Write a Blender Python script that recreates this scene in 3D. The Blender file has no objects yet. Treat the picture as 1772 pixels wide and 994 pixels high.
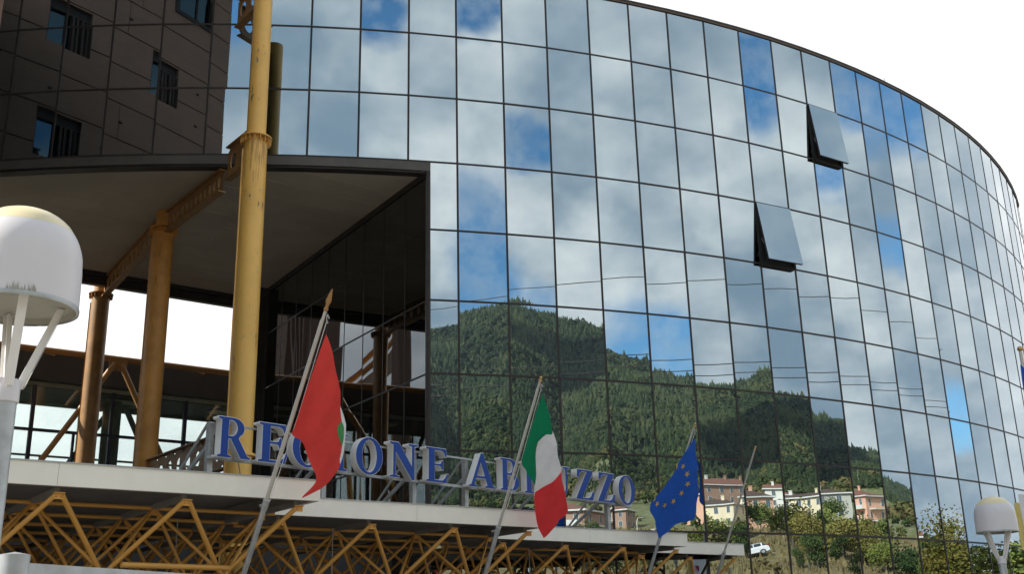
import bpy, bmesh, math, random
import numpy as np
from mathutils import Vector, Matrix, Euler
S = bpy.context.scene
COL = S.collection
R_ = math.radians

# ------------------------------------------------------------------ camera, sky, sun, exposure
cd = bpy.data.cameras.new('camera'); cam = bpy.data.objects.new('camera', cd); COL.objects.link(cam)
cd.sensor_width = 36; cd.lens = 38.43; cd.clip_start = 0.1; cd.clip_end = 20000
cam.location = (0, 0, 0)
cam.rotation_euler = (Matrix.Rotation(R_(90) + 0.3134, 4, 'X') @ Matrix.Rotation(-0.025, 4, 'Z')).to_euler()
S.camera = cam
S.view_settings.view_transform = 'Standard'; S.view_settings.look = 'None'
S.view_settings.exposure = 0.95; S.view_settings.gamma = 1; S.view_settings.use_curve_mapping = False
SUN_AZ = 264.0      # compass-like: 0 = +Y, clockwise; the sun stands at the left
SUN_EL = 38.0
sd = Vector((math.sin(R_(SUN_AZ)) * math.cos(R_(SUN_EL)), math.cos(R_(SUN_AZ)) * math.cos(R_(SUN_EL)), math.sin(R_(SUN_EL))))
sl = bpy.data.lights.new('sun', 'SUN'); sl.energy = 4.6; sl.angle = R_(0.5); sl.color = (1, .95, .86)
so = bpy.data.objects.new('sun', sl); COL.objects.link(so); so.rotation_euler = sd.to_track_quat('Z', 'Y').to_euler()

class NT:
    """tiny node-graph helper"""
    def __init__(s, tree): s.t = tree; tree.nodes.clear()
    def n(s, typ, ins=None, **kw):
        nd = s.t.nodes.new(typ)
        for k, v in kw.items(): setattr(nd, k, v)
        for k, v in (ins or {}).items():
            if isinstance(v, bpy.types.NodeSocket): s.t.links.new(v, nd.inputs[k])
            else:
                if isinstance(v, tuple) and len(v) == 3 and nd.inputs[k].type == 'RGBA': v = (*v, 1)
                nd.inputs[k].default_value = v
        return nd
    def math(s, op, a, b=0.0, c=None, clamp=False):
        ins = {0: a, 1: b}
        if c is not None: ins[2] = c
        return s.n('ShaderNodeMath', ins, operation=op, use_clamp=clamp).outputs[0]
    def mix(s, f, a, b):
        nd = s.n('ShaderNodeMix', {0: f, 6: a, 7: b}, data_type='RGBA'); return nd.outputs[2]
    def noise(s, vec, scale, detail=3, rough=.5):
        return s.n('ShaderNodeTexNoise', {'Vector': vec, 'Scale': scale, 'Detail': detail, 'Roughness': rough})
    def ramp(s, f, lo, hi):
        return s.n('ShaderNodeMapRange', {0: f, 1: lo, 2: hi, 3: 0.0, 4: 1.0}, interpolation_type='SMOOTHSTEP').outputs[0]

W = bpy.data.worlds.new('World'); S.world = W; W.use_nodes = True
g = NT(W.node_tree)
STR = 0.1
sky = g.n('ShaderNodeTexSky', sky_type='NISHITA', sun_disc=False)
sky.sun_elevation = R_(SUN_EL); sky.sun_rotation = R_(SUN_AZ); sky.altitude = 700; sky.air_density = 1.0; sky.dust_density = 0.3; sky.ozone_density = 2.5
tc = g.n('ShaderNodeTexCoord').outputs['Generated']
vn = g.n('ShaderNodeVectorMath', {0: tc}, operation='NORMALIZE').outputs[0]
wn = g.noise(vn, 9.0, 4, .6).outputs['Color']
w1 = g.n('ShaderNodeVectorMath', {0: wn, 1: (.5, .5, .5)}, operation='SUBTRACT').outputs[0]
w2 = g.n('ShaderNodeVectorMath', {0: w1, 3: 0.085}, operation='SCALE').outputs[0]
vw = g.n('ShaderNodeVectorMath', {0: vn, 1: w2}, operation='ADD').outputs[0]
vw = g.n('ShaderNodeVectorMath', {0: vw}, operation='NORMALIZE').outputs[0]
# gaps in the cloud cover: heading from -Y towards +X, elevation, radius (degrees)
GAPS = [(13.6, 32.6, 1.5), (26.8, 33.0, 1.7), (34, 26, 1.7), (27.3, 18.9, 3.9), (30.5, 16.6, 3.0), (34.5, 15.8, 2.6),
        (48.5, 14.4, 2.6), (54, 14.4, 2.4), (72, 28, 2.4), (89.3, 27.0, 2.0), (94.2, 26.2, 2.5), (99.5, 25.2, 2.2),
        (104.5, 24.3, 2.0), (104, 10, 1.3), (94.4, 18.4, 1.2), (83, 22, 1.3), (-8, 31.5, 2.4), (0, 55, 14), (60, 52, 12), (-60, 45, 10), (-110, 30, 12)]
gap = None
for a, e, r in GAPS:
    c = (math.sin(R_(a)) * math.cos(R_(e)), -math.cos(R_(a)) * math.cos(R_(e)), math.sin(R_(e)))
    dt = g.n('ShaderNodeVectorMath', {0: vw, 1: c}, operation='DOT_PRODUCT').outputs['Value']
    v = g.n('ShaderNodeMapRange', {0: dt, 1: math.cos(R_(r * 1.4)), 2: math.cos(R_(r * .40)), 3: 0.0, 4: 1.0}, interpolation_type='SMOOTHSTEP').outputs[0]
    gap = v if gap is None else g.math('MAXIMUM', gap, v)
fine = g.noise(vn, 26.0, 6, .62).outputs[0]
gapf = g.math('MULTIPLY', gap, g.math('MULTIPLY_ADD', fine, 1.7, .02), clamp=True)
sx = g.n('ShaderNodeSeparateXYZ', {0: vn})
# flatten the cloud texture towards the horizon
cz = g.math('ADD', g.math('MAXIMUM', sx.outputs[2], 0.0), .55)
cv = g.n('ShaderNodeCombineXYZ', {0: g.math('DIVIDE', sx.outputs[0], cz), 1: g.math('DIVIDE', sx.outputs[1], cz), 2: 0.0}).outputs[0]
b1 = g.noise(cv, 3.0, 5, .52).outputs[0]
b2 = g.noise(cv, 9.0, 4, .55).outputs[0]
lum = g.ramp(g.math('MULTIPLY_ADD', b2, .35, g.math('MULTIPLY', b1, .65)), .395, .695)
ccol = g.mix(lum, (.23, .31, .385), (.90, .885, .85))
front = g.ramp(sx.outputs[1], .2, .8)
rightw = g.ramp(sx.outputs[0], .75, 1.0)
ccol = g.mix(g.math('MULTIPLY', front, .92), ccol, g.mix(lum, (.60, .61, .62), (.88, .88, .87)))
ccol = g.n('ShaderNodeVectorMath', {0: ccol, 3: 1 / STR}, operation='SCALE').outputs[0]
skyc = g.n('ShaderNodeVectorMath', {0: sky.outputs[0], 1: (.72, 1.22, 1.32)}, operation='MULTIPLY').outputs[0]
fin = g.mix(gapf, ccol, skyc)
bg = g.n('ShaderNodeBackground', {0: fin, 1: STR})
g.n('ShaderNodeOutputWorld', {0: bg.outputs[0]})

# ------------------------------------------------------------------ materials
MATS = {}
def mat(name, col, rough=.6, metal=0.0, var=.12, scale=3.0, bump=0.0, bscale=40, spec=.5, extra=None):
    m = bpy.data.materials.new(name); m.use_nodes = True; q = NT(m.node_tree)
    pos = q.n('ShaderNodeTexCoord').outputs['Object']
    c = q.noise(pos, scale, 5, .6).outputs[0]
    lo = tuple(x * (1 - var) for x in col); hi = tuple(min(1, x * (1 + var)) for x in col)
    colr = q.mix(q.ramp(c, .3, .7), lo, hi)
    bs = q.n('ShaderNodeBsdfPrincipled', {'Roughness': rough, 'Metallic': metal, 'Specular IOR Level': spec})
    if extra: colr = extra(q, pos, colr, bs) or colr
    q.t.links.new(colr, bs.inputs['Base Color']) if isinstance(colr, bpy.types.NodeSocket) else None
    if bump:
        nb = q.noise(pos, bscale, 4, .6).outputs[0]
        b = q.n('ShaderNodeBump', {'Height': nb, 'Strength': bump, 'Distance': .02})
        q.t.links.new(b.outputs[0], bs.inputs['Normal'])
    q.n('ShaderNodeOutputMaterial', {0: bs.outputs[0]})
    MATS[name] = m; return m

def glassdirt(q, pos, c, bs):
    gp = q.n('ShaderNodeNewGeometry').outputs['Position']
    a = q.noise(q.n('ShaderNodeMapping', {0: gp, 3: (7.0, 7.0, .35)}).outputs[0], 1.0, 5, .7).outputs[0]
    b_ = q.noise(gp, .35, 2, .5).outputs[0]
    d = q.math('MULTIPLY', q.ramp(a, .45, .8), .13)
    c = q.mix(q.math('MULTIPLY', q.ramp(b_, .3, .7), .10), c, (.34, .42, .46))
    return q.mix(d, c, (.50, .50, .47))
M_glass = mat('mirror_glass', (.395, .452, .478), rough=.0, metal=1.0, var=.02, scale=.6, extra=glassdirt)
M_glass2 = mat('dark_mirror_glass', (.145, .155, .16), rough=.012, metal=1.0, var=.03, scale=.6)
M_frame = mat('dark_bronze_frame', (.035, .028, .026), rough=.45, var=.2, spec=.3)
M_coping = mat('brown_coping', (.10, .07, .05), rough=.5)
M_core = mat('black_backing', (.015, .015, .015), rough=.9)
M_band = mat('grey_brown_metal', (.09, .08, .07), rough=.5)
M_soffit = mat('grey_beige_soffit', (.60, .54, .44), rough=.7, var=.08, scale=.8, bump=.1, bscale=12)

def rustpaint(q, pos, c, bs):
    mp = q.n('ShaderNodeMapping', {0: pos, 3: (3.0, 3.0, .55)}).outputs[0]
    a = q.noise(mp, 5.5, 6, .7).outputs[0]
    big = q.noise(pos, 1.1, 3, .5).outputs[0]
    chips = q.ramp(q.math('MULTIPLY_ADD', big, .35, q.math('MULTIPLY', a, .75)), .655, .69)
    c = q.mix(q.ramp(big, .42, .8), c, (.80, .45, .10))
    zs = q.n('ShaderNodeSeparateXYZ', {0: pos}).outputs[2]
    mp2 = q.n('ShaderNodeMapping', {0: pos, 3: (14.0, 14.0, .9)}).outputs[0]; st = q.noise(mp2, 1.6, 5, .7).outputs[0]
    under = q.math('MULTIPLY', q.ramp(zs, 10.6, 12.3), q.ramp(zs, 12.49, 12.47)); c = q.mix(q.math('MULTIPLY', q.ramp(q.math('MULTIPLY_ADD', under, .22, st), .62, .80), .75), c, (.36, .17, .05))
    return q.mix(chips, c, (.13, .115, .095))
M_yel = mat('yellow_paint', (.90, .53, .13), rough=.42, var=.05, scale=1.6, bump=.05, bscale=60, extra=rustpaint)
def streak(q, pos, c, bs):
    mp = q.n('ShaderNodeMapping', {0: pos, 3: (9.0, 9.0, .7)}).outputs[0]
    a = q.noise(mp, 2.4, 6, .75).outputs[0]
    return q.mix(q.ramp(a, .60, .66), c, (.09, .06, .035))
M_yel2 = mat('weathered_yellow_with_shade', (.62, .29, .065), rough=.5, var=.14, scale=2.0, bump=.08, bscale=50, extra=streak)  # yellow paint with the shade put into its colour; dark streaks are wear
M_beam = mat('shaded_yellow_as_brown', (.34, .175, .055), rough=.5, var=.18, scale=3, bump=.05)  # brown puts shade into the beams' and far column's yellow paint
M_truss = mat('ochre_tube_paint', (.58, .29, .06), rough=.45, var=.12, scale=4)
M_fascia = mat('cream_fascia', (.86, .81, .72), rough=.45, var=.05, scale=1.5, bump=.02, bscale=8)
M_csoff = mat('grey_roof_underside', (.22, .21, .20), rough=.7)
M_white = mat('white_letter_side', (.80, .77, .74), rough=.4, var=.04)
M_edge = mat('white_letter_edge', (.80, .79, .77), rough=.4, var=.03)
M_blue = mat('blue_letter_face', (.010, .055, .29), spec=.25, rough=.5, var=.06)
M_galv = mat('galvanised_steel', (.42, .43, .43), rough=.42, metal=.35, var=.14, scale=9)
M_pole = mat('pale_pole_paint', (.55, .52, .47), rough=.35, metal=.25, var=.08)
M_gold = mat('brass', (.55, .36, .15), rough=.3, metal=.8)
M_lamp = mat('white_lamp_shell', (.68, .64, .65), rough=.35, var=.03, scale=2)
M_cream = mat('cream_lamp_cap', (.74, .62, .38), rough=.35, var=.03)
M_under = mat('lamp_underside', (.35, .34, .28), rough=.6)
def clothm(name, col):
    m = mat(name, col, rough=.8, var=.06, scale=8, spec=.1, bump=.25, bscale=26); q = NT.__new__(NT); q.t = m.node_tree
    bs = next(n for n in m.node_tree.nodes if n.type == 'BSDF_PRINCIPLED'); out = next(n for n in m.node_tree.nodes if n.type == 'OUTPUT_MATERIAL')
    tl = q.n('ShaderNodeBsdfTranslucent', {0: col}); mx = q.n('ShaderNodeMixShader', {0: .38, 1: bs.outputs[0], 2: tl.outputs[0]})
    m.node_tree.links.new(mx.outputs[0], out.inputs[0]); return m
M_red = clothm('red_cloth', (.82, .075, .065)); M_fgreen = clothm('green_cloth', (.012, .27, .13)); M_fwhite = clothm('white_cloth', (.93, .92, .95))
M_fred2 = clothm('bright_red_cloth', (.88, .06, .065)); M_lgreen = clothm('light_green_cloth', (.10, .42, .16)); M_fblue = clothm('blue_cloth', (.035, .15, .68))
M_star = clothm('star_yellow_cloth', (.90, .62, .14))
M_yflag = clothm('yellow_cloth', (.85, .68, .25)); M_pink = clothm('pink_cloth', (.75, .1, .25))
M_asph = mat('light_paving', (.24, .225, .20), rough=.9, bump=.3, bscale=90)
M_concrete = mat('concrete', (.32, .31, .29), rough=.8, bump=.1)
M_dark = mat('dark_roof_metal', (.022, .02, .019), rough=.6)
M_navy = mat('navy_frame', (.012, .016, .05), rough=.4)
M_ggrey = mat('grey_green_paint', (.30, .35, .31), rough=.5)
M_ceil = mat('interior_ceiling', (.14, .16, .14), rough=.8)
M_lightp = mat('ceiling_light_panel', (.75, .72, .55), rough=.6)
m = bpy.data.materials.new('clear_tinted_glass'); m.use_nodes = True; q = NT(m.node_tree)
tr = q.n('ShaderNodeBsdfTransparent', {0: (.90, .93, .92)}); gl = q.n('ShaderNodeBsdfGlossy', {0: (.9, .95, .95), 'Roughness': .01})
fr = q.n('ShaderNodeFresnel', {0: 1.45}); mx = q.n('ShaderNodeMixShader', {0: fr.outputs[0], 1: tr.outputs[0], 2: gl.outputs[0]})
q.n('ShaderNodeOutputMaterial', {0: mx.outputs[0]}); M_clear = m

def brickx(q, pos, c, bs):
    mp = q.n('ShaderNodeMapping', {0: pos}).outputs[0]
    sp = q.n('ShaderNodeSeparateXYZ', {0: mp})
    cv = q.n('ShaderNodeCombineXYZ', {0: q.math('ADD', sp.outputs[0], sp.outputs[1]), 1: sp.outputs[2], 2: 0.0}).outputs[0]
    bt = q.n('ShaderNodeTexBrick', {'Vector': cv, 'Color1': (.16, .105, .08), 'Color2': (.12, .08, .06), 'Mortar': (.13, .11, .095), 'Scale': 1.0, 'Mortar Size': .010, 'Brick Width': .25, 'Row Height': .07})
    return q.mix(.55, c, bt.outputs[0])
M_brick = mat('brown_brick', (.165, .093, .06), rough=.85, var=.12, scale=1.2, extra=brickx)
M_bjoint = mat('brick_joint_shadow_gap', (.03, .022, .018), rough=.9)
M_winblue = mat('tower_window_glass', (.055, .085, .10), rough=.03, metal=1.0, var=.02)

# ------------------------------------------------------------------ object helpers
def tag(o, label=None, cat=None, group=None, kind=None):
    if label: o['label'] = label
    if cat: o['category'] = cat
    if group: o['group'] = group
    if kind: o['kind'] = kind
    return o
def empty(name, loc=(0, 0, 0), label=None, cat=None, group=None, rz=0.0):
    o = bpy.data.objects.new(name, None); COL.objects.link(o); o.location = loc; o.rotation_euler = (0, 0, rz); o.empty_display_size = .2
    return tag(o, label, cat, group)
def link(name, me, parent=None, m4=None, label=None):
    o = bpy.data.objects.new(name, me); COL.objects.link(o)
    if parent is not None: o.parent = parent
    if m4 is not None: o.matrix_local = m4
    if label: o['label'] = label
    return o
class MB:
    def __init__(s): s.v = []; s.f = []; s.mi = []; s.m = 0
    def add(s, vs, fs, m=None):
        k = len(s.v); s.v += [tuple(v) for v in vs]; s.f += [tuple(i + k for i in f) for f in fs]; s.mi += [s.m if m is None else m] * len(fs)
    def box(s, lo, hi, M=None, m=None):
        x0, y0, z0 = lo; x1, y1, z1 = hi
        vs = [Vector(p) for p in ((x0, y0, z0), (x1, y0, z0), (x1, y1, z0), (x0, y1, z0), (x0, y0, z1), (x1, y0, z1), (x1, y1, z1), (x0, y1, z1))]
        if M is not None: vs = [M @ v for v in vs]
        s.add(vs, [(3, 2, 1, 0), (4, 5, 6, 7), (0, 1, 5, 4), (1, 2, 6, 5), (2, 3, 7, 6), (3, 0, 4, 7)], m)
    def prism(s, poly, z0, z1, m=None, M=None):
        n = len(poly); vs = [Vector((p[0], p[1], z0)) for p in poly] + [Vector((p[0], p[1], z1)) for p in poly]
        if M is not None: vs = [M @ v for v in vs]
        s.add(vs, [tuple(range(n - 1, -1, -1)), tuple(range(n, 2 * n))] + [(i, (i + 1) % n, n + (i + 1) % n, n + i) for i in range(n)], m)
    def tube(s, pts, rad, n=8, m=None, caps=True):
        pts = [Vector(p) for p in pts]; rs = rad if isinstance(rad, (list, tuple)) else [rad] * len(pts)
        rings = []
        for i, p in enumerate(pts):
            t = (pts[min(i + 1, len(pts) - 1)] - pts[max(i - 1, 0)]).normalized()
            u = t.orthogonal().normalized() if i == 0 else (u - t * u.dot(t)).normalized()
            w = t.cross(u); rings.append([p + (u * math.cos(6.28318 * j / n) + w * math.sin(6.28318 * j / n)) * rs[i] for j in range(n)])
        vs = [v for r in rings for v in r]; fs = []
        for i in range(len(pts) - 1):
            for j in range(n): fs.append((i * n + j, i * n + (j + 1) % n, (i + 1) * n + (j + 1) % n, (i + 1) * n + j))
        if caps: fs += [tuple(range(n - 1, -1, -1)), tuple((len(pts) - 1) * n + j for j in range(n))]
        s.add(vs, fs, m)
    def lathe(s, prof, n=32, c=(0, 0, 0), m=None):
        vs = []; fs = []
        for r, z in prof:
            for j in range(n): vs.append((c[0] + r * math.cos(6.28318 * j / n), c[1] + r * math.sin(6.28318 * j / n), c[2] + z))
        for i in range(len(prof) - 1):
            for j in range(n): fs.append((i * n + j, i * n + (j + 1) % n, (i + 1) * n + (j + 1) % n, (i + 1) * n + j))
        s.add(vs, fs, m)
    def mesh(s, name, mats, smooth=False, fix=True):
        me = bpy.data.meshes.new(name); me.from_pydata(s.v, [], s.f)
        for x in (mats if isinstance(mats, (list, tuple)) else [mats]): me.materials.append(x)
        if any(s.mi): me.polygons.foreach_set('material_index', s.mi)
        if fix:
            b = bmesh.new(); b.from_mesh(me); bmesh.ops.recalc_face_normals(b, faces=b.faces); b.to_mesh(me); b.free()
        if smooth == True: me.polygons.foreach_set('use_smooth', [True] * len(me.polygons))
        elif smooth:
            me.polygons.foreach_set('use_smooth', [True] * len(me.polygons)); me.set_sharp_from_angle(angle=R_(smooth))
        me.update(); return me
    def build(s, name, mats, parent=None, smooth=False, label=None, fix=True):
        return link(name, s.mesh(name, mats, smooth, fix), parent, None, label)
AV = Vector((.8, .6, 0)); BV = Vector((-.6, .8, 0))
def AB(a, b, z=0.0): return AV * a + BV * b + Vector((0, 0, z))
MAB = Matrix(((.8, -.6, 0, 0), (.6, .8, 0, 0), (0, 0, 1, 0), (0, 0, 0, 1)))   # local (a, b, z) -> world
UT = {}
def unit_tube(m, n=10):
    k = (m.name, n)
    if k not in UT:
        b = MB(); b.tube([(0, 0, 0), (0, 0, 1)], 1.0, n); UT[k] = b.mesh('tube', m, 50)
    return UT[k]
def strut(name, p, q, r, m, parent, n=10, org=Vector((0, 0, 0))):
    p = Vector(p); q = Vector(q); d = q - p
    M = Matrix.Translation(p - org) @ d.to_track_quat('Z', 'Y').to_matrix().to_4x4() @ Matrix.Diagonal((r, r, d.length, 1))
    return link(name, unit_tube(m, n), parent, M)
GZ = -1.6

# ------------------------------------------------------------------ the ground: plaza, slope and mountain in one sheet
O2 = (2.0, 26.0)
RIDGE = [(-30, .20), (0, .24), (12, .262), (20.3, .2877), (26, .304), (28, .3125), (33, .3126), (35, .300), (38, .292), (40, .289), (42, .278), (46.5, .252), (48.8, .2394),
         (51, .236), (53.5, .2385), (54.3, .233), (57, .227), (60, .229), (63, .2235), (65.6, .224), (66.6, .2326), (67.6, .228), (71.6, .2138), (73, .2095), (77.4, .189), (79, .179),
         (83, .158), (84.5, .152), (88.6, .1276), (89.8, .114), (93, .080), (100, .07), (110, .055), (125, .04), (140, .015), (150, .0)]
RA = np.array([r[0] for r in RIDGE]); RT = np.array([r[1] for r in RIDGE]) - .0065
ND = np.array([0, 52, 80, 105, 124, 154, 190, 215, 262, 300.]); NZ = np.array([GZ, GZ, 1.5, 5.0, 7.6, 13.0, 20.0, 24.5, 33.0, 38.5])
def vnoise(x, y, seed=0):
    xi = np.floor(x); yi = np.floor(y); fx = x - xi; fy = y - yi; fx = fx * fx * (3 - 2 * fx); fy = fy * fy * (3 - 2 * fy)
    def h(a, b):
        v = np.sin(a * 127.1 + b * 311.7 + seed * 74.7) * 43758.5453; return v - np.floor(v)
    return (h(xi, yi) * (1 - fx) + h(xi + 1, yi) * fx) * (1 - fy) + (h(xi, yi + 1) * (1 - fx) + h(xi + 1, yi + 1) * fx) * fy
def terrain(x, y):
    x = np.asarray(x, float); y = np.asarray(y, float)
    dx = x - O2[0]; dy = y - O2[1]; D = np.hypot(dx, dy); A = np.degrees(np.arctan2(dx, -dy))
    E = np.interp(A, RA, RT); E = np.where((A < -30), np.interp(A, [-180, -100, -30], [0, .02, .20]), E)
    w = np.clip(np.minimum((A + 40) / 45, (128 - A) / 16), 0, 1); w = w * w * (3 - 2 * w)    # where the slope rises at all
    zn = np.interp(D, ND, NZ); zn = GZ + (zn - GZ) * w * (1 - .19 * np.clip((A - 79) / 5, 0, 1)); zn = np.where(A > 60, np.minimum(zn, np.maximum(D * E, GZ)), zn)
    s = np.clip((D - 300) / 800, 0, 1)
    e0 = np.interp(300, ND, NZ) / 300 * w; e0 = np.where(A > 60, np.minimum(e0, E), e0)
    zf = D * (e0 + (E * w - e0) * s ** .85)
    fold = (vnoise(A / 5.5 + 10, D / 420.) - .5) * 70 + (vnoise(x / 90, y / 90, 3) - .5) * 30
    zf = zf + fold * np.sin(np.pi * np.clip(s, 0, 1)) ** .8 * np.clip(w, 0, 1)
    zf = np.where(D > 300, np.minimum(zf, D * (E * w - .010 * (1 - np.clip((D - 1000) / 100, 0, 1)))), zf)
    back = np.clip((D - 1130) / 1500, 0, 1); zf = zf * (1 - back) + (-5) * back
    z = np.where(D < 300, zn, zf)
    bumps = (vnoise(x / 14, y / 14, 5) - .5) * np.clip((D - 60) / 60, 0, 1) * 1.6 * w
    return z + bumps
def tz(x, y): return float(terrain(x, y))
def pol(a, d):
    return (O2[0] + d * math.sin(R_(a)), O2[1] - d * math.cos(R_(a)))
angs = np.concatenate([np.arange(-180, -30, 3.), np.arange(-30, 10, 1.), np.arange(10, 112, .4), np.arange(112, 180, 2.5)])
ds = np.concatenate([[0.01], np.arange(20, 60, 8.), np.arange(60, 300, 6.), np.arange(300, 1160, 12.), [1180, 1230, 1300, 1500, 1900, 2600, 4000, 7000, 12000]])
AA, DD = np.meshgrid(np.radians(angs), ds, indexing='ij')
X = O2[0] + DD * np.sin(AA); Y = O2[1] - DD * np.cos(AA); Z = terrain(X, Y)
na, nd_ = AA.shape
vs = np.stack([X, Y, Z], -1).reshape(-1, 3)
idx = np.arange(na * nd_).reshape(na, nd_); nx = np.roll(idx, -1, 0)
quads = np.stack([idx[:, :-1], nx[:, :-1], nx[:, 1:], idx[:, 1:]], -1).reshape(-1, 4)
def np_mesh(name, v, f, mats, smooth=False, mi=None):
    me = bpy.data.meshes.new(name); me.vertices.add(len(v)); me.vertices.foreach_set('co', np.asarray(v, np.float32).ravel())
    k = f.shape[1]; me.loops.add(len(f) * k); me.loops.foreach_set('vertex_index', f.astype(np.int32).ravel())
    me.polygons.add(len(f)); me.polygons.foreach_set('loop_start', np.arange(0, len(f) * k, k, dtype=np.int32)); me.polygons.foreach_set('loop_total', np.full(len(f), k, np.int32))
    if smooth: me.polygons.foreach_set('use_smooth', np.ones(len(f), bool))
    for x in mats: me.materials.append(x)
    if mi is not None: me.polygons.foreach_set('material_index', mi.astype(np.int32))
    me.update(); me.validate(); return me
m = bpy.data.materials.new('slope_ground'); m.use_nodes = True; q = NT(m.node_tree)
pos = q.n('ShaderNodeNewGeometry').outputs['Position']
sp = q.n('ShaderNodeSeparateXYZ', {0: pos})
dist = q.n('ShaderNodeVectorMath', {0: pos, 1: (O2[0], O2[1], 0)}, operation='DISTANCE').outputs['Value']
n1 = q.noise(pos, .05, 5, .6).outputs[0]; n2 = q.noise(pos, .6, 6, .7).outputs[0]; n3 = q.noise(pos, 3.0, 4, .7).outputs[0]
mead = q.mix(q.ramp(n1, .4, .62), (.19, .145, .07), (.11, .11, .04)); mead = q.mix(q.ramp(n2, .35, .7), mead, (.25, .195, .11))
mead = q.mix(q.ramp(n3, .45, .75), mead, (.10, .085, .04))
mid = q.mix(q.ramp(n2, .42, .62), (.13, .15, .055), (.24, .22, .14)); mid = q.mix(q.ramp(n3, .5, .7), mid, (.07, .10, .03))
forest = q.mix(n2, (.025, .045, .015), (.05, .075, .025))
c1 = q.mix(q.ramp(dist, 165, 215), mead, mid); c1 = q.mix(q.ramp(q.math('MULTIPLY_ADD', n1, 120, dist), 440, 500), c1, forest)
c1 = q.mix(q.ramp(dist, 62, 50), c1, (.09, .09, .085))
bs = q.n('ShaderNodeBsdfPrincipled', {'Base Color': c1, 'Roughness': .95, 'Specular IOR Level': .1})
q.n('ShaderNodeOutputMaterial', {0: bs.outputs[0]})
gr = link('ground', np_mesh('ground', vs, quads, [m], True)); tag(gr, 'sloping ground rising from the plaza through a dry meadow to the mountain', kind='structure')
b = MB(); b.prism([(-60, -34), (56, -20), (58, 12), (40, 24), (30, 60), (-60, 70)], GZ - .2, GZ + .012); tag(b.build('plaza_paving', M_asph), 'pale paved plaza in front of the glass building', kind='structure')

# ------------------------------------------------------------------ the curved mirror-glass building
PW = 1.2; CX, CY, RR = -9.1488, 57.0630, 33.6593; TH0, DT = .236777, .0356532; RH, ZT = 1.75235, 16.3392
def V(i): t = TH0 + DT * i; return Vector((CX + RR * math.sin(t), CY - RR * math.cos(t), 0))
def NV(i): t = TH0 + DT * i; return Vector((math.sin(t), -math.cos(t), 0))
def rz(k): return ZT - k * RH
I0, I1, IE = -13, 24, -.6
bld = empty('office_building', V(0) + Vector((0, 0, GZ)), 'curved office building clad in mirror glass reflecting clouds and mountain', 'building')
BO = V(0) + Vector((0, 0, GZ))
def fin_(o): o.location = o.location - BO; return o
def bpart(b, name, mats, smooth=False, label=None):
    o = b.build(name, mats, bld, smooth, label); o.location = -BO; return o
def VE(t):   # point on the facade polyline at a fractional facet index
    i = math.floor(t + 1e-9); f = t - i; return V(i).lerp(V(i + 1), f)
def polyband(b, t0, t1, z0, z1, fo, ba):
    """solid strip following the facade from index t0 to t1, fo metres proud of and ba metres behind the glass plane"""
    ts = [t0] + [i for i in range(math.ceil(t0 + 1e-6), math.floor(t1 - 1e-6) + 1)] + [t1]
    pts = []
    for t in ts:
        P = VE(t); N = NV(t); pts.append((P + N * fo, P - N * ba))
    vs = []
    for a_, c_ in pts: vs += [(a_.x, a_.y, z0), (c_.x, c_.y, z0), (c_.x, c_.y, z1), (a_.x, a_.y, z1)]
    fs = []
    for i in range(len(pts) - 1):
        for j in range(4): fs.append((4 * i + j, 4 * i + (j + 1) % 4, 4 * i + 4 + (j + 1) % 4, 4 * i + 4 + j))
    fs += [(3, 2, 1, 0), tuple(4 * (len(pts) - 1) + j for j in range(4))]
    b.add(vs, fs)
rnd = random.Random(7)
def pane_mesh(w, h, A, B, C, name='pane'):
    b = MB(); nx_, nz_ = 4, 5
    for j in range(nz_ + 1):
        for i in range(nx_ + 1):
            u = -1 + 2 * i / nx_; v = -1 + 2 * j / nz_
            y = -(A * (1 - u * u) * (1 - v * v) + B * u * (1 - u * u) * (1 - v * v) + C * v * (1 - v * v) * (1 - u * u))
            b.v.append((u * w / 2, y, v * h / 2))
    for j in range(nz_):
        for i in range(nx_):
            k = j * (nx_ + 1) + i; b.f.append((k, k + 1, k + nx_ + 2, k + nx_ + 1)); b.mi.append(0)
    return b.mesh(name, M_glass, True, fix=False)
GAPW = .052
PM = [pane_mesh(PW - GAPW, RH - GAPW, rnd.uniform(-.0009, .0011), rnd.uniform(-.0010, .0010), rnd.uniform(-.0010, .0010)) for _ in range(10)]
OPEN = {(9, 1): .205, (7, 3): .27}
def pane(i, k, t0=0.0, t1=1.0):
    N = NV(i + .5); P = V(i).lerp(V(i + 1), (t0 + t1) / 2); z = (rz(k) + rz(k + 1)) / 2
    if t1 - t0 < .99: me = pane_mesh(PW * (t1 - t0) - GAPW, RH - GAPW, .0004, 0, .0003)
    else: me = rnd.choice(PM)
    ang = TH0 + DT * (i + .5)
    M = Matrix.Translation(P - N * .004 + Vector((0, 0, z)) - BO) @ Matrix.Rotation(ang, 4, 'Z') @ Euler((R_(rnd.gauss(0, .10)), 0, R_(rnd.gauss(0, .10)))).to_matrix().to_4x4()
    return me, M, ang, N, P, z
for i in range(I0, I1):
    for k in range(0, 9 if i >= 0 else 3):
        if i > 22 and k > 7: continue
        if (i, k) in OPEN: continue
        me, M, *_ = pane(i, k); link('pane', me, bld, M)
for k in range(3, 9):
    me, M, *_ = pane(-1, k, .4, 1.0); link('pane', me, bld, M)
# lower, unseen rows of glass as one part
b = MB(); polyband(b, 0, 24, GZ, rz(9) - .03, .0, .03); o = bpart(b, 'base_glazing', M_glass2)
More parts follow.
